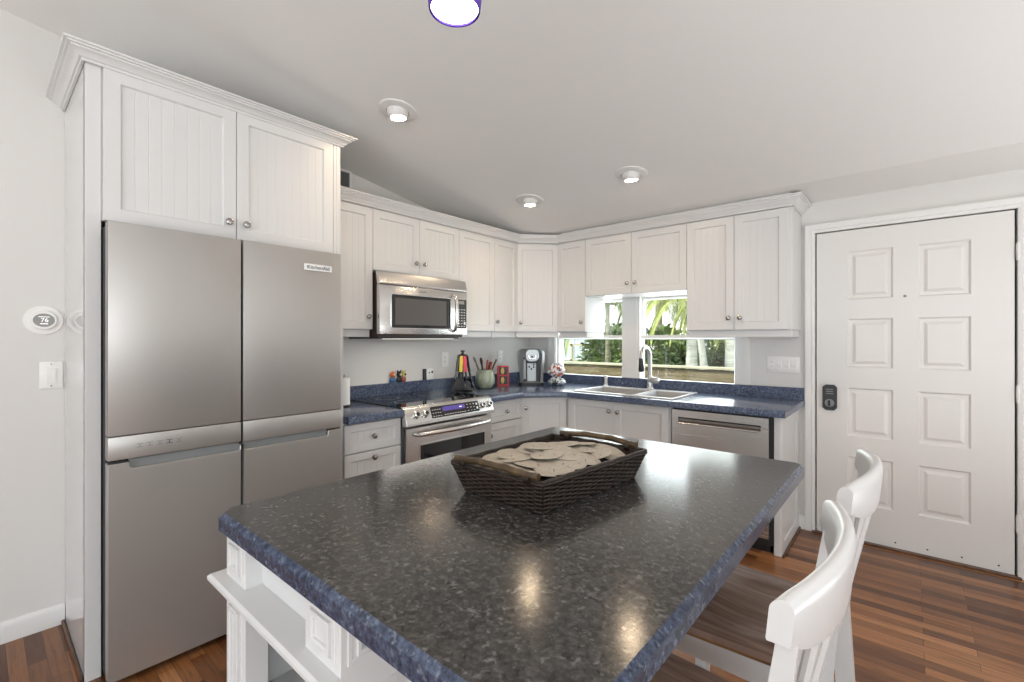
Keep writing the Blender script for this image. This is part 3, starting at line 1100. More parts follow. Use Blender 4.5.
# ------------------------------------------------------------------ counter stools
def stool(label, loc):
    """front towards -x; origin on the floor under the seat centre"""
    t = thing('counter_stool', label, 'stool', loc, 0, 'white counter stools at the island')
    SZ, hw = .600, .222
    rows = []
    N = 16
    def top(u, v):      # u front..back 0..1, v -1..1
        dip = .016 * math.exp(-((u - .60) / .26) ** 2) * (1 - abs(v) ** 3)
        edge = .008 * max(0, abs(v) - .85) / .15 + .014 * max(0, .12 - u) / .12
        return -dip - edge + .006 * math.exp(-((u - .25) / .12) ** 2) * math.exp(-(v / .35) ** 2)
    x0, x1 = -.215, .200
    TT, BB = [], []
    for i in range(N + 1):
        u = i / N
        k = 1 - .10 * u - (.06 if i == 0 else 0)
        TT.append([(x0 + (x1 - x0) * u, hw * k * (j / 12 * 2 - 1), SZ + top(u, j / 12 * 2 - 1)) for j in range(13)])
        BB.append([(x0 + .01 + (x1 - x0 - .02) * u, (hw - .008) * k * (j / 12 * 2 - 1), SZ - .036) for j in range(13)])
    m = MB()
    ring = lambda T: [p for p in T[0]] + [r[-1] for r in T[1:-1]] + list(reversed(T[-1])) + [r[0] for r in reversed(T[1:-1])]
    m.grid(TT)
    m.grid(BB)
    mid = [(p[0], p[1], p[2] - .016) for p in ring(TT)]
    m.grid([ring(TT), mid], close_u=True)
    bmesh.ops.remove_doubles(m.bm, verts=m.bm.verts, dist=.0004)
    se = m.done('seat', SEATW, t, angle=50)
    m = MB().grid([mid, ring(BB)], close_u=True)
    m.done('seat_edge', AMBER, se, angle=50)
    ap = MB()
    zA, zB = SZ - .100, SZ - .030
    ap.box(-.175, .165, -.190, -.172, zA, zB, .002)
    ap.box(-.175, .165, .172, .190, zA, zB, .002)
    ap.box(-.180, -.162, -.185, .185, zA, zB, .002)
    ap.box(.150, .168, -.175, .175, zA, zB, .002)
    ap.done('apron', CHAIRW, t)
    def leg(p, q, r, r2, nm='leg'):
        return MB().tube([p, Vector(p).lerp(Vector(q), .5), q], [r, (r + r2) / 2, r2], 4).done(nm, CHAIRW, t, angle=50)
    for s in (-1, 1):
        leg((-.175, s * .178, SZ - .03), (-.200, s * .200, 0), .030, .024)
        pts = [(.235, s * .195, 0), (.205, s * .188, .30), (.190, s * .185, SZ - .02), (.212, s * .190, .76), (.240, s * .202, .965)]
        MB().tube(pts, [.027, .030, .029, .022, .0165], 4).done('leg', CHAIRW, t, angle=50)
    st = MB()
    st.box(-.21, -.178, -.185, .185, .20, .235, .003)
    st.done('foot_rail', CHAIRW, t)
    for s in (-1, 1):
        B('stretcher', CHAIRW, t, -.185, .20, s * .190 - .009, s * .190 + .009, .29, .32, .003)
    # crest rail, bowed backwards, taller in the middle
    rows = []
    N = 20
    for i in range(N + 1):
        v = i / N * 2 - 1
        y = v * .226
        xb = .232 + .040 * (1 - v * v)
        zt_ = 1.022 + .010 * (1 - v * v) - (.004 if i in (0, N) else 0)
        zb_ = .964 - .030 * (1 - v ** 4)
        th = .0135
        tilt = .10
        sec = []
        hh = zt_ - zb_
        for a, b2 in [(-.9, 0), (-1, .06)] + [(-math.cos(PI * k_ / 12), .74 + .26 * math.sin(PI * k_ / 12)) for k_ in range(13)] + [(1, .06), (.9, 0)]:
            zz = zb_ + hh * b2
            sec.append((xb + a * th + tilt * (zz - .96), y, zz))
        rows.append(sec)
    MB().grid(rows, close_u=True, cap=True).done('crest_rail', CHAIRW, t, angle=50)
    for v in (-.58, -.2, .2, .58):
        y = v * .2
        b0 = (.196, y * .8, SZ - .02)
        b1 = (.210 + .02 * (1 - v * v), y * .9, .76)
        b2 = (.234 + .036 * (1 - v * v), y, .945)
        MB().tube([b0, b1, b2], [.013, .013, .013], 8, flat=.65).done('spindle', CHAIRW, t)
    return t


stool('white counter stool with brown seat, nearest, in front of the other stool', (2.650, -2.922, 0))
stool('white counter stool with brown seat, farther one, nearer the entry door', (2.664, -2.364, 0))

# ------------------------------------------------------------------ wicker tray of sand dollars
t = thing('wicker_basket', 'dark woven rectangular tray basket on the island', 'basket', (2.170, -2.615, IZ1 + .001))
RIMC = [(-.190, -.238), (.138, -.232), (.186, .258), (-.185, .262)]
BOTC = [(-.141, -.228), (.130, -.224), (.168, .207), (-.135, .210)]
RIMH = .074


def side_pt(a, u, h):
    """a: side 0 near, 1 right, 2 far, 3 left; u along, h 0..1 up"""
    def cor(k):
        R_, B_ = RIMC[k % 4], BOTC[k % 4]
        return Vector((B_[0] + (R_[0] - B_[0]) * h, B_[1] + (R_[1] - B_[1]) * h, RIMH * h))
    return cor(a).lerp(cor(a + 1), u)


names = ['end_weave', 'side_weave', 'end_weave', 'side_weave']
for a in range(4):
    m = MB()
    ln = (side_pt(a, 1, 1) - side_pt(a, 0, 1)).length
    nst = max(8, round(ln / .030))
    out = (side_pt(a, 1, .5) - side_pt(a, 0, .5)).cross(Vector((0, 0, 1))).normalized()
    rows_n = 14
    for r in range(rows_n):
        h = (r + .5) / rows_n
        K = nst * 4
        pts = []
        for k in range(K + 1):
            u = k / K
            pts.append(side_pt(a, u, h) + out * (.0034 * math.sin(PI * (u * nst + r))))
        m.tube(pts, .0029, 5)
    for k in range(nst + 1):
        u = k / nst
        m.tube([side_pt(a, u, .0), side_pt(a, u, .98)], .0028, 5)
    m.done(names[a], WICKER, t)
m = MB()
m.grid([[side_pt(a, 0, h) * .985 for a in range(4)] for h in (0, 1)], close_u=True)
m.bm.faces.new([m.bm.verts.new(side_pt(a, 0, .03)) for a in range(4)])
m.done('lining', WICKERIN, t, smooth=False)
m = MB()
for dz, rr in ((0, .006), (.007, .005)):
    pts = []
    for a in range(4):
        for k in range(24):
            p = side_pt(a, k / 24, 1.0)
            pts.append(p + Vector((0, 0, dz + .001 * math.sin(k * 1.6))))
    rows = []
    n = len(pts)
    for i in range(n):
        d = (pts[(i + 1) % n] - pts[i - 1]).normalized()
        sd = d.cross(Vector((0, 0, 1))).normalized()
        rows.append([pts[i] + (sd * math.cos(2 * PI * k / 6) + Vector((0, 0, 1)) * math.sin(2 * PI * k / 6)) * rr for k in range(6)])
    m.grid(rows, close_u=True, close_v=True)
m.done('rim', WICKER, t)
for ye, sgn, xc in ((-.236, -1, -.026), (.260, 1, .004)):
    pts = []
    for k in range(13):
        v = k / 12 * 2 - 1
        pts.append((xc + v * .150, ye + sgn * .012 * (1 - v * v) + (-sgn) * .004, .090 + .010 * (1 - v * v) + .002 * (k % 4 == 0)))
    hd = MB().tube(pts, [.0095 if k % 4 else .0108 for k in range(13)], 10).done('handle', BAMBOO, t)
    for xx in (xc - .118, xc + .118):
        m = MB()
        c_ = (xx, ye - sgn * .002, .084)
        m.grid([[(c_[0] + dx, c_[1] + .013 * math.cos(2 * PI * k / 10), c_[2] + .015 * math.sin(2 * PI * k / 10)) for k in range(10)] for dx in (-.009, 0, .009)], close_u=True)
        m.done('handle_binding', WICKER, hd)


def make_sand_mat():
    m = mat('sand_dollar_shell', (.50, .43, .34), .8)
    tt = NT(m)
    at = tt.n('TexNoise'); at.inputs['Scale'].default_value = 160; at.inputs['Detail'].default_value = 3
    tt.l(tt.mapping(), at.inputs['Vector'])
    tt.l(tt.ramp(at.outputs[0], [(.3, (.36, .31, .25)), (.7, (.46, .41, .335))]), tt.b.inputs['Base Color'])
    tt.bump(at.outputs[0], .3, .001)
    return m


SAND = make_sand_mat()
SLIT = mat('sand_dollar_slit', (.05, .04, .03), .9)


def sand_mesh(R):
    m = MB()
    seg = 30
    def rad(a):
        return R * (1 + .02 * math.cos(5 * a))
    rows = []
    for f, z in ((.02, .0075), (.3, .0070), (.6, .0058), (.85, .0036), (.97, .0014), (1, 0), (.97, -.0013), (.6, -.0018), (.02, -.0018)):
        rows.append([(rad(2 * PI * k / seg) * f * math.cos(2 * PI * k / seg), rad(2 * PI * k / seg) * f * math.sin(2 * PI * k / seg), z) for k in range(seg)])
    m.grid(rows, close_u=True, cap=True)
    return m


def slits(R):
    m = MB()
    for k in range(5):
        a = 2 * PI * k / 5 + .3
        c_, s_ = math.cos(a), math.sin(a)
        P_ = []
        for q_ in range(10):
            b2 = 2 * PI * q_ / 10
            u, v = R * .70 + R * .10 * math.cos(b2), R * .020 * math.sin(b2)
            P_.append((u * c_ - v * s_, u * s_ + v * c_, .0056 - .0012 * math.cos(b2)))
        m.bm.faces.new([m.bm.verts.new(p) for p in P_])
    return m


sd0 = sand_mesh(.058).done('sand_dollar', SAND)
sl0 = slits(.058).done('shell_marking', SLIT, sd0)
LBL = 'flat beige sand dollar shell piled in the woven tray'
BZ = IZ1 + .002
rs = random.Random(21)
spots = []
for j in range(6):                  # an overlapped heap, highest in the middle
    for i in range(4):
        ly = -.176 + j * .069 + rs.uniform(-.008, .008)
        lx = -.104 + i * .064 + .07 * ly + rs.uniform(-.006, .006)
        spots.append((lx, ly, 0))
for k in range(10):
    spots.append((rs.uniform(-.07, .05), rs.uniform(-.12, .14), 1))
bx, by = 2.170, -2.615
for i, (lx, ly, lay) in enumerate(spots):
    if i in (10, 17, 18, 21):           # wholly buried in the heap
        [rs.uniform(0, 1) for q_ in range(4)]
        continue
    if i == 0:
        o, s_ = sd0, sl0
    else:
        o = sd0.copy(); link(o)
        s_ = sl0.copy(); link(s_, o)
    s_.parent = o
    tag(o, LBL, 'shell', 'sand dollars heaped in the tray')
    hgt = .064 + .028 * math.exp(-((lx / .13) ** 2 + (ly / .17) ** 2)) + .010 * lay + .006 * (i % 2)
    sc = rs.uniform(.86, 1.10)
    o.location = (bx + lx, by + ly, BZ + hgt)
    o.scale = (sc, sc, 1)
    o.rotation_euler = (-.04 + rs.uniform(-.10, .10) - ly * .6, .10 + rs.uniform(-.10, .10) + lx * .9, rs.uniform(0, 6.28))

# ------------------------------------------------------------------ things on the counters
cz = CT1
# coffee maker, turned towards the room
t = thing('coffee_maker', 'grey and black single-cup coffee maker in the counter corner', 'coffee maker', (.372, -.430, cz), PI / 4)
CMG = mat('coffee_grey', (.21, .235, .24), .3, .3)
CMS = mat('coffee_silver', (.40, .43, .44), .3, .5)
m = MB()
m.prism(rrect(-.118, .118, .0, .18, .035, 4), 0, .022, 'z', .002)
m.done('base', BLACK, t)
m = MB()
rows = []
for z, w_, d0, d1 in ((.02, .100, .075, .185), (.12, .104, .072, .188), (.22, .114, .070, .19), (.26, .120, .066, .19), (.31, .112, .072, .186), (.332, .085, .09, .17)):
    P_ = rrect(-w_, w_, d0, d1, .03, 4)
    rows.append([(x, y, z) for x, y in P_])
m.grid(rows, close_u=True, cap=True).done('housing', CMG, t)
for s in (-1, 1):
    m = MB()
    rows = []
    for z, xo in ((.018, .103), (.12, .108), (.22, .117), (.27, .122), (.315, .112)):
        rows.append([(s * (xo - .026), -.002 + .0, z), (s * xo, .012, z), (s * xo, .09, z), (s * (xo - .026), .09, z)])
    m.grid(rows, close_u=True, cap=True).done('side_cheek', CMG if s < 0 else CMS, t)
m = MB()
m.prism([(x, z) for x, z in rrect(-.062, .062, .215, .330, .04, 5)], -.012, .09, 'y', .006)
hd = m.done('brew_head', CMS, t)
MB().grid([[(.036 * k_ * math.cos(PI + PI * k / 14), -.016 - .006 * j, .272 + .036 * k_ * math.sin(PI + PI * k / 14)) for k in range(15)] for j, k_ in ((0, 1.12), (1, 1.0), (1, .8), (0, .7))]).done('lift_handle', CHROME, hd)
MB().lathe([(0, .003), (.009, .003), (.01, 0)], (0, -.012, .262), 14, mtx=Matrix.Rotation(PI / 2, 3, 'X')).done('brew_mark', BLACK, hd)
B('dark_recess', BLACK, t, -.076, .076, .055, .074, .022, .25)
B('front_plate', CMS, t, -.040, .045, .048, .058, .03, .20, .004)
m = MB()
for x, z in ((-.02, .165), (.022, .162), (.022, .185), (.0, .145)):
    m.lathe([(0, .004), (.008, .003), (.009, 0)], (x, .048, z), 12, mtx=Matrix.Rotation(PI / 2, 3, 'X'))
m.done('buttons', BLACK, t)
B('water_tank', mat('tank_plastic', (.42, .46, .48), .1), t, -.078, -.052, .035, .07, .05, .235, .004)
B('drip_tray', GREYP, t, -.07, .07, -.004, .05, .022, .030, .003)

# two clear cellophane pouches
def pouch(label, loc, cols, h, rz, sq=1):
    mm = mat('cellophane', cols[0], .15)
    tt = NT(mm)
    vz = tt.n('TexVoronoi'); vz.inputs['Scale'].default_value = 55
    tt.l(tt.mapping(), vz.inputs['Vector'])
    tt.l(tt.ramp(vz.outputs['Color'], [(.15, cols[0]), (.38, cols[1]), (.6, cols[2]), (.8, cols[3])], 'CONSTANT'), tt.b.inputs['Base Color'])
    m = MB()
    rows = []
    N, seg = 14, 30
    for i in range(N + 1):
        f = i / N
        r = .094 * math.sin(PI * min(.97, .06 + f * .9)) ** .5 * (1 - .35 * f)
        row = []
        for k in range(seg):
            a = 2 * PI * k / seg
            nn = noise.noise(Vector((math.cos(a) * 2.2, math.sin(a) * 2.2, f * 5 + loc[0] * 9))) * .022
            row.append(((r + nn) * math.cos(a), (r * .75 + nn) * math.sin(a) * sq, h * f + nn * .3))
        rows.append(row)
    o = m.grid(rows, close_u=True, cap=True).done('snack_pouch', mm, None, loc=None)
    zmin = min(v.co.z for v in o.data.vertices)
    o.location = (loc[0], loc[1], loc[2] - zmin)
    o.rotation_euler[2] = rz
    return tag(o, label, 'bag')


pouch('clear crinkled pouch lying flat beside the coffee maker', (.545, -.285, cz), [(.75, .77, .77), (.10, .12, .12), (.55, .60, .60), (.25, .30, .28)], .072, .3)
pouch('crinkled pouch with reddish filling on top of the clear pouch', (.545, -.282, cz + .075), [(.72, .72, .74), (.45, .12, .06), (.6, .6, .62), (.12, .10, .12)], .125, 1.2)

# red box with two windows
t = thing('tea_box', 'small red upright box with two gold and black squares', 'box', (.215, -.652, cz), PI / 4)
RED = mat('red_card', (.55, .012, .014), .35)
m = MB().box(-.052, .052, 0, .07, 0, .180, .002)
m.done('carton', RED, t)
for z0, z1 in ((.012, .088), (.100, .170)):
    w_ = B('black_square', BLACK, t, -.036, .040, -.0012, .001, z0, z1)
    w_['label'] = 'black square with a gold motif'
    m = MB()
    m.lathe([(0, .002), (.014, .002), (.016, 0)], (-.006, -.001, (z0 + z1) / 2), 16, sx=1, sy=2.0, mtx=Matrix.Rotation(PI / 2, 3, 'X'))
    m.done('gold_motif', mat('gold_print', (.55, .36, .12), .4, .3), w_)

# green pottery crock with cooking utensils
t = thing('utensil_crock', 'round pale green pottery crock beside the red box', 'crock', (.235, -.908, cz))
CROCK = make_wood('green_glaze', [(.19, .24, .17), (.33, .37, .28), (.46, .50, .42)], (9, 9, 9), .2)
MB().lathe([(.045, 0), (.066, .012), (.082, .05), (.084, .085), (.080, .120), (.068, .146), (.064, .156), (.067, .163), (.061, .163), (.058, .154), (.068, .125), (.07, .06), (.04, .02), (0, .015)], (0, 0, 0), 32, cap=False).done('pot', CROCK, t)
UT = (.235, -.908)


def utensil(name, label, tip, head, m, base=(0, 0)):
    o = thing(name, label, 'utensil', (UT[0], UT[1], cz + .02), 0, 'utensils in the green crock')
    tip = Vector(tip)
    MB().tube([(base[0], base[1], .0), tip * .55 + Vector((base[0], base[1], 0)) * .45, tip], [.006, .007, .008], 8).done('stick', m, o)
    d = tip.normalized()
    if head == 'spoon':
        mt = d.to_track_quat('Z', 'Y').to_matrix()
        MB().lathe([(.006, -.02), (.020, .006), (.027, .030), (.022, .052), (0, .064)], tip, 14, sy=.35, mtx=mt).done('bowl', m, o)
    elif head == 'paddle':
        mt = d.to_track_quat('Z', 'Y').to_matrix().to_4x4()
        mt.translation = tip
        MB().box(-.034, .034, -.008, .008, -.03, .050, .003, mtx=mt).done('blade', m, o)
    return o


WOODD = mat('dark_wood', (.06, .035, .02), .5)
GREYW = mat('grey_wood', (.20, .19, .17), .5)
REDB = make_wood('red_patterned_handle', [(.10, .015, .01), (.28, .045, .03), (.42, .14, .08)], (120, 120, 120), .5)
utensil('wooden_spoon', 'grey wooden spoon leaning left in the green crock', (-.045, -.062, .195), 'spoon', GREYW)
utensil('wooden_spoon', 'dark wooden spoon upright in the green crock', (-.012, -.028, .185), 'spoon', WOODD)
utensil('spatula', 'red patterned wide spatula in the middle of the crock', (.012, .012, .175), 'paddle', REDB)
utensil('spatula', 'dark red short spatula at the right of the crock', (.022, .034, .160), 'paddle', REDB)
utensil('skewer', 'thin brown stick leaning far right in the green crock', (.035, .105, .225), None, WOODD)

# utensil carousel: stand, with tools hanging around it
t = thing('utensil_stand', 'black rotating utensil stand beside the stove', 'stand', (.300, -1.232, cz))
MB().lathe([(.085, 0), (.085, .008), (.07, .014), (.015, .018), (.0, .02)], (0, 0, 0), 28).done('base', BLACK, t)
MB().lathe([(.007, .01), (.007, .31)], (0, 0, 0), 10).done('pole', BLACK, t)
MB().lathe([(.012, .285), (.040, .292), (.042, .298), (.012, .304), (.009, .318), (.018, .326), (.018, .332), (0, .335)], (0, 0, 0), 20).done('hub', BLACK, t)
YEL = mat('yellow_handle', (.62, .50, .05), .4)
PNK = mat('pink_red_handle', (.62, .06, .10), .4)
NYL = mat('black_nylon', (.014, .015, .02), .18)
tools = [(-1.05, YEL, 'turner', 'black nylon turner with yellow handle hanging on the stand'), (-.30, PNK, 'spoon', 'black nylon spoon with pink-red handle hanging on the stand'),
         (.75, NYL, 'ladle', 'black ladle hanging at the right of the stand'), (1.9, NYL, 'turner', 'black turner hanging at the back of the stand'),
         (2.9, NYL, 'spoon', 'black spoon hanging at the wall side of the stand'), (-1.9, NYL, 'ladle', 'black ladle hanging at the left of the stand')]
for a, hm, kind, lb in tools:
    o = thing('kitchen_' + kind, lb, 'utensil', (.300, -1.232, cz), a, 'tools on the utensil stand')
    MB().tube([(.036, 0, .290), (.041, 0, .24), (.052, 0, .165)], [.013, .016, .014], 8, flat=.7).done('handle', hm, o)
    MB().tube([(.052, 0, .165), (.066, 0, .11)], [.009, .009], 8).done('shank', NYL, o)
    mt = Matrix.Translation((.066, 0, .115)) @ Matrix.Rotation(-.33, 4, 'Y')
    if kind == 'turner':
        MB().prism([(-.018, 0), (.018, 0), (.040, -.03), (.042, -.088), (-.042, -.088), (-.040, -.03)], -.003, .003, 'x', .001).xf(mt).done('blade', NYL, o)
    else:
        r_ = .040 if kind == 'ladle' else .034
        MB().lathe([(.0, -.012), (r_ * .6, -.010), (r_, 0), (r_ * .96, .002), (r_ * .55, -.006), (0, -.008)], (0, 0, 0), 18, sx=1.25, mtx=Matrix.Rotation(PI / 2, 3, 'Y'), cap=False).xf(Matrix.Translation((.080, 0, .062)) @ Matrix.Rotation(-.33, 4, 'Y')).done('bowl', NYL, o)

# small painted figurines and a gadget on the backsplash ledge
ORG = mat('orange_glaze', (.55, .13, .03), .3)
BLU = mat('blue_glaze', (.03, .10, .22), .3)
YLG = mat('yellow_glaze', (.55, .48, .12), .3)
CRM = mat('cream_glaze', (.75, .68, .55), .3)


def figurine(label, y, body, head, face, s=1.0, ears=False):
    t = thing('figurine', label, 'figurine', (.0155, y, .991), A90)
    MB().lathe([(.014, 0), (.019, .006), (.020, .02), (.015, .036), (.010, .042)], (0, 0, 0), 16, sx=s * 1.5, sy=.62).done('body', body, t)
    MB().lathe([(.006, .036), (.015, .044), (.019, .058), (.016, .074), (.007, .084), (0, .086)], (0, 0, 0), 16, sx=s * 1.35, sy=.72).done('head', head, t)
    MB().lathe([(0, .008), (.006, .007), (.010, .003), (.011, 0)], (.006, -.009, .058), 12, mtx=Matrix.Rotation(PI / 2, 3, 'X')).done('face', face, t)
    if ears:
        m = MB()
        for sx in (-1, 1):
            m.lathe([(.006, 0), (.005, .008), (0, .018)], (sx * .014, 0, .078), 8)
        m.done('ears', head, t)
    return t


figurine('small orange-headed figurine in blue on the backsplash ledge', -1.692, BLU, ORG, CRM, 1.0)
figurine('small black figurine with pointed ears between the other two', -1.634, BLACK, BLACK, CRM, .8, True)
figurine('small yellow-headed figurine in red, rightmost on the ledge', -1.592, mat('red_glaze', (.3, .06, .04), .3), YLG, BLACK, .75, True)
t = thing('kitchen_timer', 'small white and black square timer on the backsplash ledge', 'timer', (.0145, -1.400, .9905), A90)
m = MB().prism(rrect(.024, .098, 0, .090, .012), -.012, .008, 'y', .002)
fc = m.done('white_front', PLASTIC, t)
MB().box(.0, .030, -.011, .010, .0, .090, .004).done('black_side', BLACK, t)
for x, z, r in ((.052, .058, .006), (.082, .062, .010)):
    MB().lathe([(0, .002), (r, .002), (r, 0)], (x, -.012, z), 12, mtx=Matrix.Rotation(PI / 2, 3, 'X')).done('button', BLACKINK, fc)

t = thing('paper_towel_roll', 'white paper towel roll on a dark stand beside the fridge', 'paper towel', (.30, -2.258, cz))
MB().lathe([(.05, 0), (.05, .006), (.01, .010), (.0, .010)], (0, 0, 0), 24).done('stand_base', BLACK, t)
MB().lathe([(.038, .012), (.040, .014), (.040, .178), (.038, .180), (.014, .180), (.014, .175)], (0, 0, 0), 28, cap=False).done('roll', mat('paper', (.82, .82, .80), .9), t)
MB().lathe([(.006, .01), (.006, .186), (.011, .190), (.011, .197), (0, .2)], (0, 0, 0), 12).done('stand_rod', GREYP, t)


# ------------------------------------------------------------------ plates on the walls
def plate_thing(name, label, cat, loc, rz, w, h):
    t = thing(name, label, cat, loc, rz)
    MB().box(-w / 2, w / 2, -.006, 0, -h / 2, h / 2, .003, 2).done('cover_plate', PLASTIC, t)
    return t


def outlet_face(t, x, h=.035):
    m = MB().prism(rrect(x - .0165, x + .0165, -.034, .034, .008), -.0085, -.005, 'y', .001)
    f = m.done('receptacle', PLASTIC, t)
    m = MB()
    for z in (-.018, .016):
        for dx in (-.007, .005):
            m.box(x + dx, x + dx + .0025, -.0088, -.008, z, z + .009)
        m.box(x - .002, x + .002, -.0088, -.008, z - .008, z - .004)
    m.done('slots', DARKGAP, f)


def rocker(t, x):
    r = MB().box(x - .0165, x + .0165, -.009, -.005, -.034, .034, .001).done('rocker_frame', PLASTIC, t)
    MB().prism([(-.0075, -.030), (-.013, -.002), (-.0085, .030), (-.006, .030), (-.006, -.030)], x - .014, x + .014, 'x', .0006).done('rocker', PLASTIC, r)


t = plate_thing('outlet', 'white wall outlet behind the utensil stand, nearer the stove', 'outlet', (0, -1.161, 1.149), A90, .078, .126)
outlet_face(t, 0)
t = plate_thing('outlet', 'white wall outlet above the red box near the corner', 'outlet', (0, -.455, 1.152), A90, .078, .120)
outlet_face(t, 0)
t = plate_thing('switch_plate', 'wide white wall plate with an outlet and three switches', 'switch', (2.318, 0, 1.141), 0, .205, .112)
outlet_face(t, -.073)
for k in range(3):
    rocker(t, -.024 + k * .047)
t = plate_thing('light_switch', 'single white rocker switch under the thermostat', 'switch', (0, -3.541, 1.160), A90, .078, .124)
rocker(t, 0)
m = MB()
for z in (-.05, .05):
    m.lathe([(0, .001), (.003, .001), (.003, 0)], (0, -.006, z), 8, mtx=Matrix.Rotation(PI / 2, 3, 'X'))
m.done('plate_screws', NICKEL, t)

t = thing('thermostat', 'round white thermostat with a grey screen reading 76', 'thermostat', (0, -3.566, 1.411), A90)
MB().lathe([(.066, 0), (.066, .004), (.064, .006), (.0, .006)], (0, 0, 0), 40, mtx=Matrix.Rotation(PI / 2, 3, 'X')).done('trim_plate', PLASTIC, t)
MB().lathe([(.044, .006), (.044, .020), (.041, .024), (.0, .025)], (.0, 0, 0), 36, mtx=Matrix.Rotation(PI / 2, 3, 'X')).done('dial', PLASTIC, t)
sc = MB().lathe([(.0355, .0235), (.035, .0255), (0, .0258)], (0, 0, 0), 36, sx=1, sy=.86, mtx=Matrix.Rotation(PI / 2, 3, 'X')).done('screen', SCREENGREY, t)
lettering('lettering', '76', .026, SCREENTXT, face_mtx((.002, -.0262, 0), (1, 0, 0), (0, 0, 1), (0, -1, 0)), sc)
m = MB()
m.box(-.018, .018, -.0265, -.0255, .014, .0165)
m.box(-.013, .013, -.0265, -.0255, -.018, -.0145)
m.done('screen_bars', SCREENTXT, sc)

t = thing('air_vent', 'white return-air grille high on the wall beside the fridge cabinet', 'vent', (0, -2.030, 2.375), A90)
MB().ring(-.36, 0, 0, .135, .018, -.012, 0, .004).done('frame', TRIM, t)
B('duct', DARKGAP, t, -.35, -.01, -.003, -.001, .01, .125)
m = MB()
for k in range(22):
    x = -.336 + k * .0148
    m.box(x, x + .0055, -.010, -.003, .016, .119)
m.done('louvres', GREYP, t)

# ------------------------------------------------------------------ lamps
def downlight(label, x, y, tilt, energy):
    z = ceil_z(y)
    t = thing('recessed_light', label, 'light', (x, y, z), 0, 'eyeball downlights in the sloping ceiling')
    sl = Matrix.Rotation(-math.atan(SL), 4, 'X')
    MB().lathe([(.058, -.001), (.060, -.010), (.072, -.012), (.098, -.006), (.100, 0)], (0, 0, 0), 40, cap=False).xf(sl).done('trim_ring', TRIM, t)
    ball = MB()
    P_ = [(.058 * math.cos(a), -.058 * math.sin(a)) for a in [PI / 2 * k / 8 for k in range(9)] if math.cos(a) > .66]
    ball.lathe([(.058, .02)] + P_ + [(P_[-1][0] - .003, P_[-1][1] + .004)], (0, 0, 0), 36, cap=False).xf(Matrix.Rotation(tilt[0], 4, 'X') @ Matrix.Rotation(tilt[1], 4, 'Y'))
    bo = ball.done('eyeball', TRIM, t)
    zl = P_[-1][1] + .002
    le = MB().lathe([(0, zl - .006), (.02, zl - .005), (P_[-1][0] - .002, zl)], (0, 0, 0), 28, cap=False).xf(Matrix.Rotation(tilt[0], 4, 'X') @ Matrix.Rotation(tilt[1], 4, 'Y')).done('lens', LAMP, bo)
    d = Matrix.Rotation(tilt[0], 3, 'X') @ Matrix.Rotation(tilt[1], 3, 'Y') @ Vector((0, 0, -1))
    p = Vector((x, y, z)) + d * .085
    lt = light('lamp', 'SPOT', p, energy, (1, .76, .55), spot_size=math.radians(150), spot_blend=.9, shadow_soft_size=.045)
    lt.rotation_euler = d.to_track_quat('-Z', 'Y').to_euler()
    return t


downlight('recessed eyeball ceiling light nearest the fridge', .935, -2.300, (.05, .02), 4)
downlight('recessed eyeball ceiling light above the stove corner', .876, -1.094, (.05, .05), 4)
downlight('recessed eyeball ceiling light in front of the window cabinets', 1.686, -1.102, (.08, 0), 4)

t = thing('pendant_lamp', 'purple glass pendant lamp hanging over the island', 'lamp', (2.190, -3.035, 2.100))
SH = [(.059, 0), (.0605, .002), (.0640, .03), (.068, .07), (.066, .12), (.045, .165), (.018, .18)]
MB().lathe(SH + [(r - .003, z_ + .001) for r, z_ in reversed(SH)], (0, 0, 0), 40, cap=False).done('lamp_shade', PURPLE, t)
MB().lathe([(.0560, .006), (.060, .06), (.056, .12), (.036, .155), (0, .165)], (0, 0, 0), 36, cap=False).done('inner_glass', PENDLIT, t)
MB().lathe([(.020, .178), (.020, .22), (.008, .23), (0, .23)], (0, 0, 0), 20).done('socket', NICKEL, t)
ctop = ceil_z(-3.035) - 2.1
MB().tube([(0, 0, .225), (0, 0, ctop - .02)], .003, 8).done('cord', BLACK, t)
MB().lathe([(.06, 0), (.058, -.02), (.02, -.028), (0, -.028)], (0, 0, ctop), 28).xf(Matrix.Identity(4)).done('canopy', NICKEL, t)
light('lamp', 'SPOT', (2.19, -3.035, 2.098), 5, (1, .80, .6), spot_size=math.radians(120), spot_blend=.8, shadow_soft_size=.05)

# ------------------------------------------------------------------ outside
GRASS = mat('lawn', (.10, .14, .045), .9)
struct(B('ground', GRASS, None, -40, 40, .16, 60, -.35, -.25), 'lawn outside')
t = thing('deck_rail', 'weathered wooden deck rail with a pale top board outside the window', 'fence', (0, 2.2, -.25))
B('top_board', RAILW, t, -3.2, 4.0, -.07, .07, 1.195, 1.225, .004)
for k in range(3):
    B('side_board', FENCEW, t, -3.2, 4.0, -.02, .02, .52 + k * .225, .735 + k * .225, .004)
for x in (-3.1, -1.2, .9, 3.0):
    B('post', FENCEW, t, x - .05, x + .05, .03, .13, 0, 1.19, .004)


def leaf_mat(name, a, b_, c_):
    m = mat(name, b_, .5)
    tt = NT(m)
    nz = tt.n('TexNoise'); nz.inputs['Scale'].default_value = 6; nz.inputs['Detail'].default_value = 3
    tt.l(tt.mapping(), nz.inputs['Vector'])
    tt.l(tt.ramp(nz.outputs[0], [(.32, a), (.5, b_), (.68, c_)]), tt.b.inputs['Base Color'])
    return m


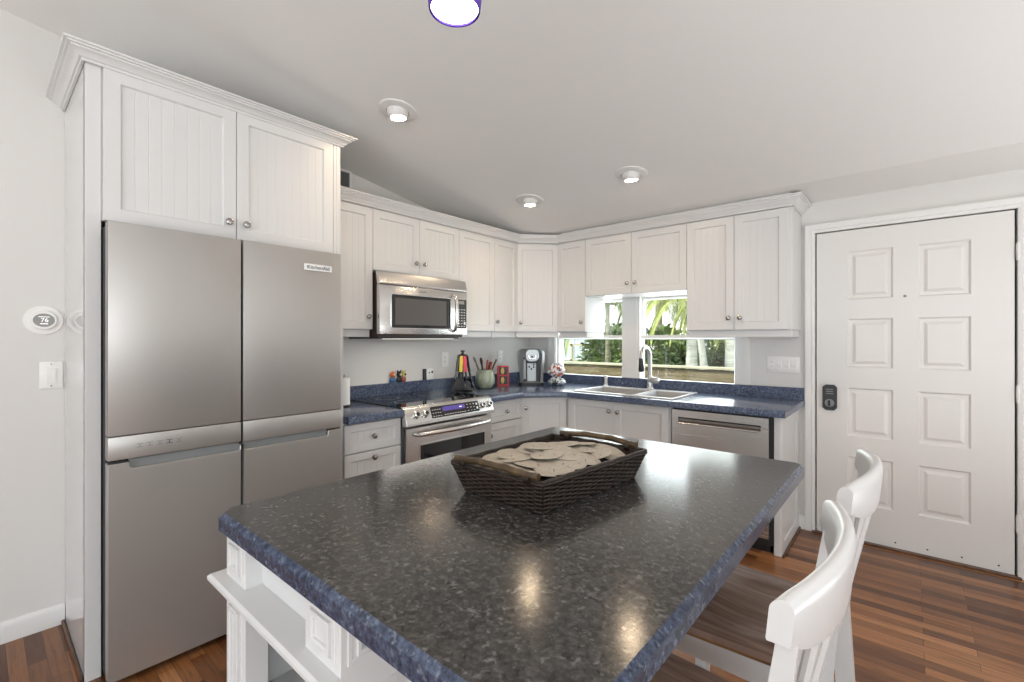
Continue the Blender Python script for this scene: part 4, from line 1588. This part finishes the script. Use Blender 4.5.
HEDGE = leaf_mat('hedge_leaf', (.05, .085, .022), (.12, .19, .045), (.26, .33, .08))
HEDGE2 = leaf_mat('hedge_leaf_olive', (.05, .06, .022), (.11, .13, .04), (.22, .22, .09))
FROND = leaf_mat('palm_frond', (.28, .33, .07), (.46, .50, .14), (.62, .63, .26))
FRONDD = leaf_mat('palm_frond_dark', (.10, .14, .04), (.19, .25, .07), (.32, .36, .12))
TRUNKW = make_wood('pale_palm_trunk', [(.52, .50, .45), (.72, .70, .64), (.82, .80, .74)], (6, 6, 30), .9)
TRUNKB = make_wood('thin_trunk', [(.22, .19, .12), (.34, .30, .2), (.45, .40, .28)], (6, 6, 30), .9)


def leaf(bm, p, d, up, ln, wd):
    d = d.normalized()
    s_ = d.cross(up)
    if s_.length < 1e-3:
        s_ = Vector((1, 0, 0))
    s_.normalize()
    n_ = s_.cross(d)
    a = bm.verts.new(p)
    b_ = bm.verts.new(p + d * ln * .5 + s_ * wd + n_ * wd * .3)
    c_ = bm.verts.new(p + d * ln)
    e_ = bm.verts.new(p + d * ln * .5 - s_ * wd + n_ * wd * .3)
    f_ = bm.verts.new(p + d * ln * .5)
    bm.faces.new((a, b_, f_)); bm.faces.new((b_, c_, f_)); bm.faces.new((a, f_, e_)); bm.faces.new((f_, c_, e_))


def shrub(label, loc, rx, ry, h, n, m, seed, ln=.17):
    r = random.Random(seed)
    t = thing('garden_shrub', label, 'shrub', loc, 0, 'shrubs behind the deck rail')
    mb = MB()
    for k in range(n):
        a, b_ = r.uniform(0, 2 * PI), math.acos(r.uniform(-1, 1))
        d = Vector((math.sin(b_) * math.cos(a), math.sin(b_) * math.sin(a), math.cos(b_)))
        rr = r.uniform(.6, 1) * (1 + .22 * noise.noise(d * 2.4 + Vector((seed, 0, 0))))
        p = Vector((d.x * rx * rr, d.y * ry * rr, h * .5 + d.z * h * .5 * rr))
        leaf(mb.bm, p, d + Vector((r.uniform(-.9, .9), r.uniform(-.9, .9), r.uniform(-.7, .5))), Vector((r.random(), r.random(), 1)), r.uniform(.6, 1.2) * ln, r.uniform(.25, .4) * ln)
    mb.done('foliage', m, t, smooth=False)
    st = MB()
    for k in range(5):
        a = 2 * PI * k / 5
        st.tube([(0.05 * math.cos(a), .05 * math.sin(a), 0), (.3 * rx * math.cos(a), .3 * ry * math.sin(a), h * .5), (.5 * rx * math.cos(a), .5 * ry * math.sin(a), h * .8)], [.03, .02, .008], 6)
    st.done('stems', TRUNKB, t)
    return t


sh = [((-3.6, 8.4, -.25), .95, .8, 2.0, HEDGE, 'dark green shrub behind the thin trunk, left window'),
      ((-2.0, 7.8, -.25), 1.05, .8, 1.9, HEDGE, 'rounded green shrub seen beside the window mullion'),
      ((-.75, 7.2, -.25), 1.0, .8, 1.72, HEDGE, 'bright green shrub behind the faucet'),
      ((.65, 7.0, -.25), 1.0, .8, 1.75, HEDGE2, 'olive shrub between the two pale palm trunks'),
      ((-5.2, 11.5, -.25), .9, .8, 2.0, HEDGE, 'dark shrub beside the neighbour house')]
for i, (loc, rx, ry, h, m_, lb) in enumerate(sh):
    shrub(lb, loc, rx, ry, h, 2300, m_, 30 + i)


def palm(label, x, y, r0, height, lean, fm, tm, n, flen, seed):
    r = random.Random(seed)
    t = thing('palm_tree', label, 'tree', (x, y, -.25), 0, 'palms behind the deck rail')
    mb = MB()
    pts, rad = [], []
    for k in range(13):
        f_ = k / 12
        pts.append((lean * f_ * f_ * height * .3 + lean * f_ * .6, 0, height * f_))
        rad.append(r0 * (1.12 - .35 * f_) * (1.04 if k % 2 else 1))
    mb.tube(pts, rad, 12).done('trunk', tm, t)
    top = Vector(pts[-1])
    cr = MB()
    for k in range(n):
        a = 2 * PI * k / n + r.uniform(-.2, .2)
        el = r.uniform(.05, 1.0)
        L = flen * r.uniform(.8, 1.1)
        prev = top.copy()
        d = Vector((math.cos(a) * math.cos(el), math.sin(a) * math.cos(el), math.sin(el)))
        P_ = [prev]
        for s_ in range(12):
            d = (d + Vector((0, 0, -.16 - .012 * s_))).normalized()
            prev = prev + d * L / 12
            P_.append(prev)
        cr.tube(P_, [.016 - .0011 * i for i in range(13)], 4)
        for i in range(1, 13):
            dd = (P_[i] - P_[i - 1]).normalized()
            sd = dd.cross(Vector((0, 0, 1)))
            sd = sd.normalized() if sd.length > .05 else Vector((math.sin(a), -math.cos(a), 0))
            for q_ in (0, .33, .66):
                p = P_[i - 1].lerp(P_[i], q_)
                for s2 in (-1, 1):
                    leaf(cr.bm, p, sd * s2 * .7 + dd * .55 + Vector((0, 0, -.75 + r.uniform(-.2, .2))), Vector((0, 0, 1)), flen * .24 * (1 - .03 * i), .013)
    cr.done('fronds', fm, t, smooth=False)
    return t


palm('pale palm trunk nearest the faucet, right window', -.10, 5.0, .105, 2.65, .02, FROND, TRUNKW, 10, 1.8, 3)
palm('leaning pale palm trunk between two straight ones', .22, 5.0, .065, 2.5, -.22, FROND, TRUNKW, 8, 1.6, 4)
palm('rightmost straight pale palm trunk, by the window casing', .61, 5.0, .115, 2.75, .0, FROND, TRUNKW, 9, 1.7, 5)
palm('thin palm trunk seen through the left window', -1.87, 5.0, .045, 2.6, .02, FROND, TRUNKB, 9, 1.7, 6)
palm('tall palm far behind the shrubs, over the mullion', -2.9, 10.0, .12, 3.3, .05, FRONDD, TRUNKB, 16, 2.4, 8)
palm('tall palm far behind the shrubs, over the faucet', -.6, 10.5, .12, 3.2, -.05, FRONDD, TRUNKB, 16, 2.4, 9)

# neighbour house and its balcony rail
t = thing('neighbour_house', 'pale blue house with white window frames beyond the garden', 'house', (-9.6, 14.5, -.25))
HBL = mat('pale_blue_siding', (.50, .62, .66), .7)
B('house_wall', HBL, t, -6, 1.55, 0, 1.6, 0, 3.2)
for x in (-.75, .05, .85):
    f_ = MB().ring(x, x + .7, .55, 2.2, .07, -.04, .02, .01).done('window_frame', TRIM, t)
    B('pane', mat('house_pane', (.55, .68, .74), .1), f_, x + .05, x + .65, -.01, .01, .6, 2.15)
    B('window_bar', TRIM, f_, x + .05, x + .65, -.03, .0, 1.33, 1.39)
MB().prism([(-.4, 3.2), (2.0, 3.2), (.8, 4.2)], -6.4, 1.8, 'x').done('roof', mat('grey_shingle', (.16, .15, .14), .9), t)
t = thing('porch_rail', 'pale wooden porch rail beside the blue neighbour house', 'fence', (-8.4, 13.6, -.25))
B('top_rail', RAILW, t, -.1, 1.35, -.05, .05, 1.24, 1.34)
B('bottom_rail', RAILW, t, -.1, 1.35, -.05, .05, .55, .65)
for x in (-.05, .55, 1.2):
    B('post', RAILW, t, x, x + .1, -.05, .05, 0, 1.34)
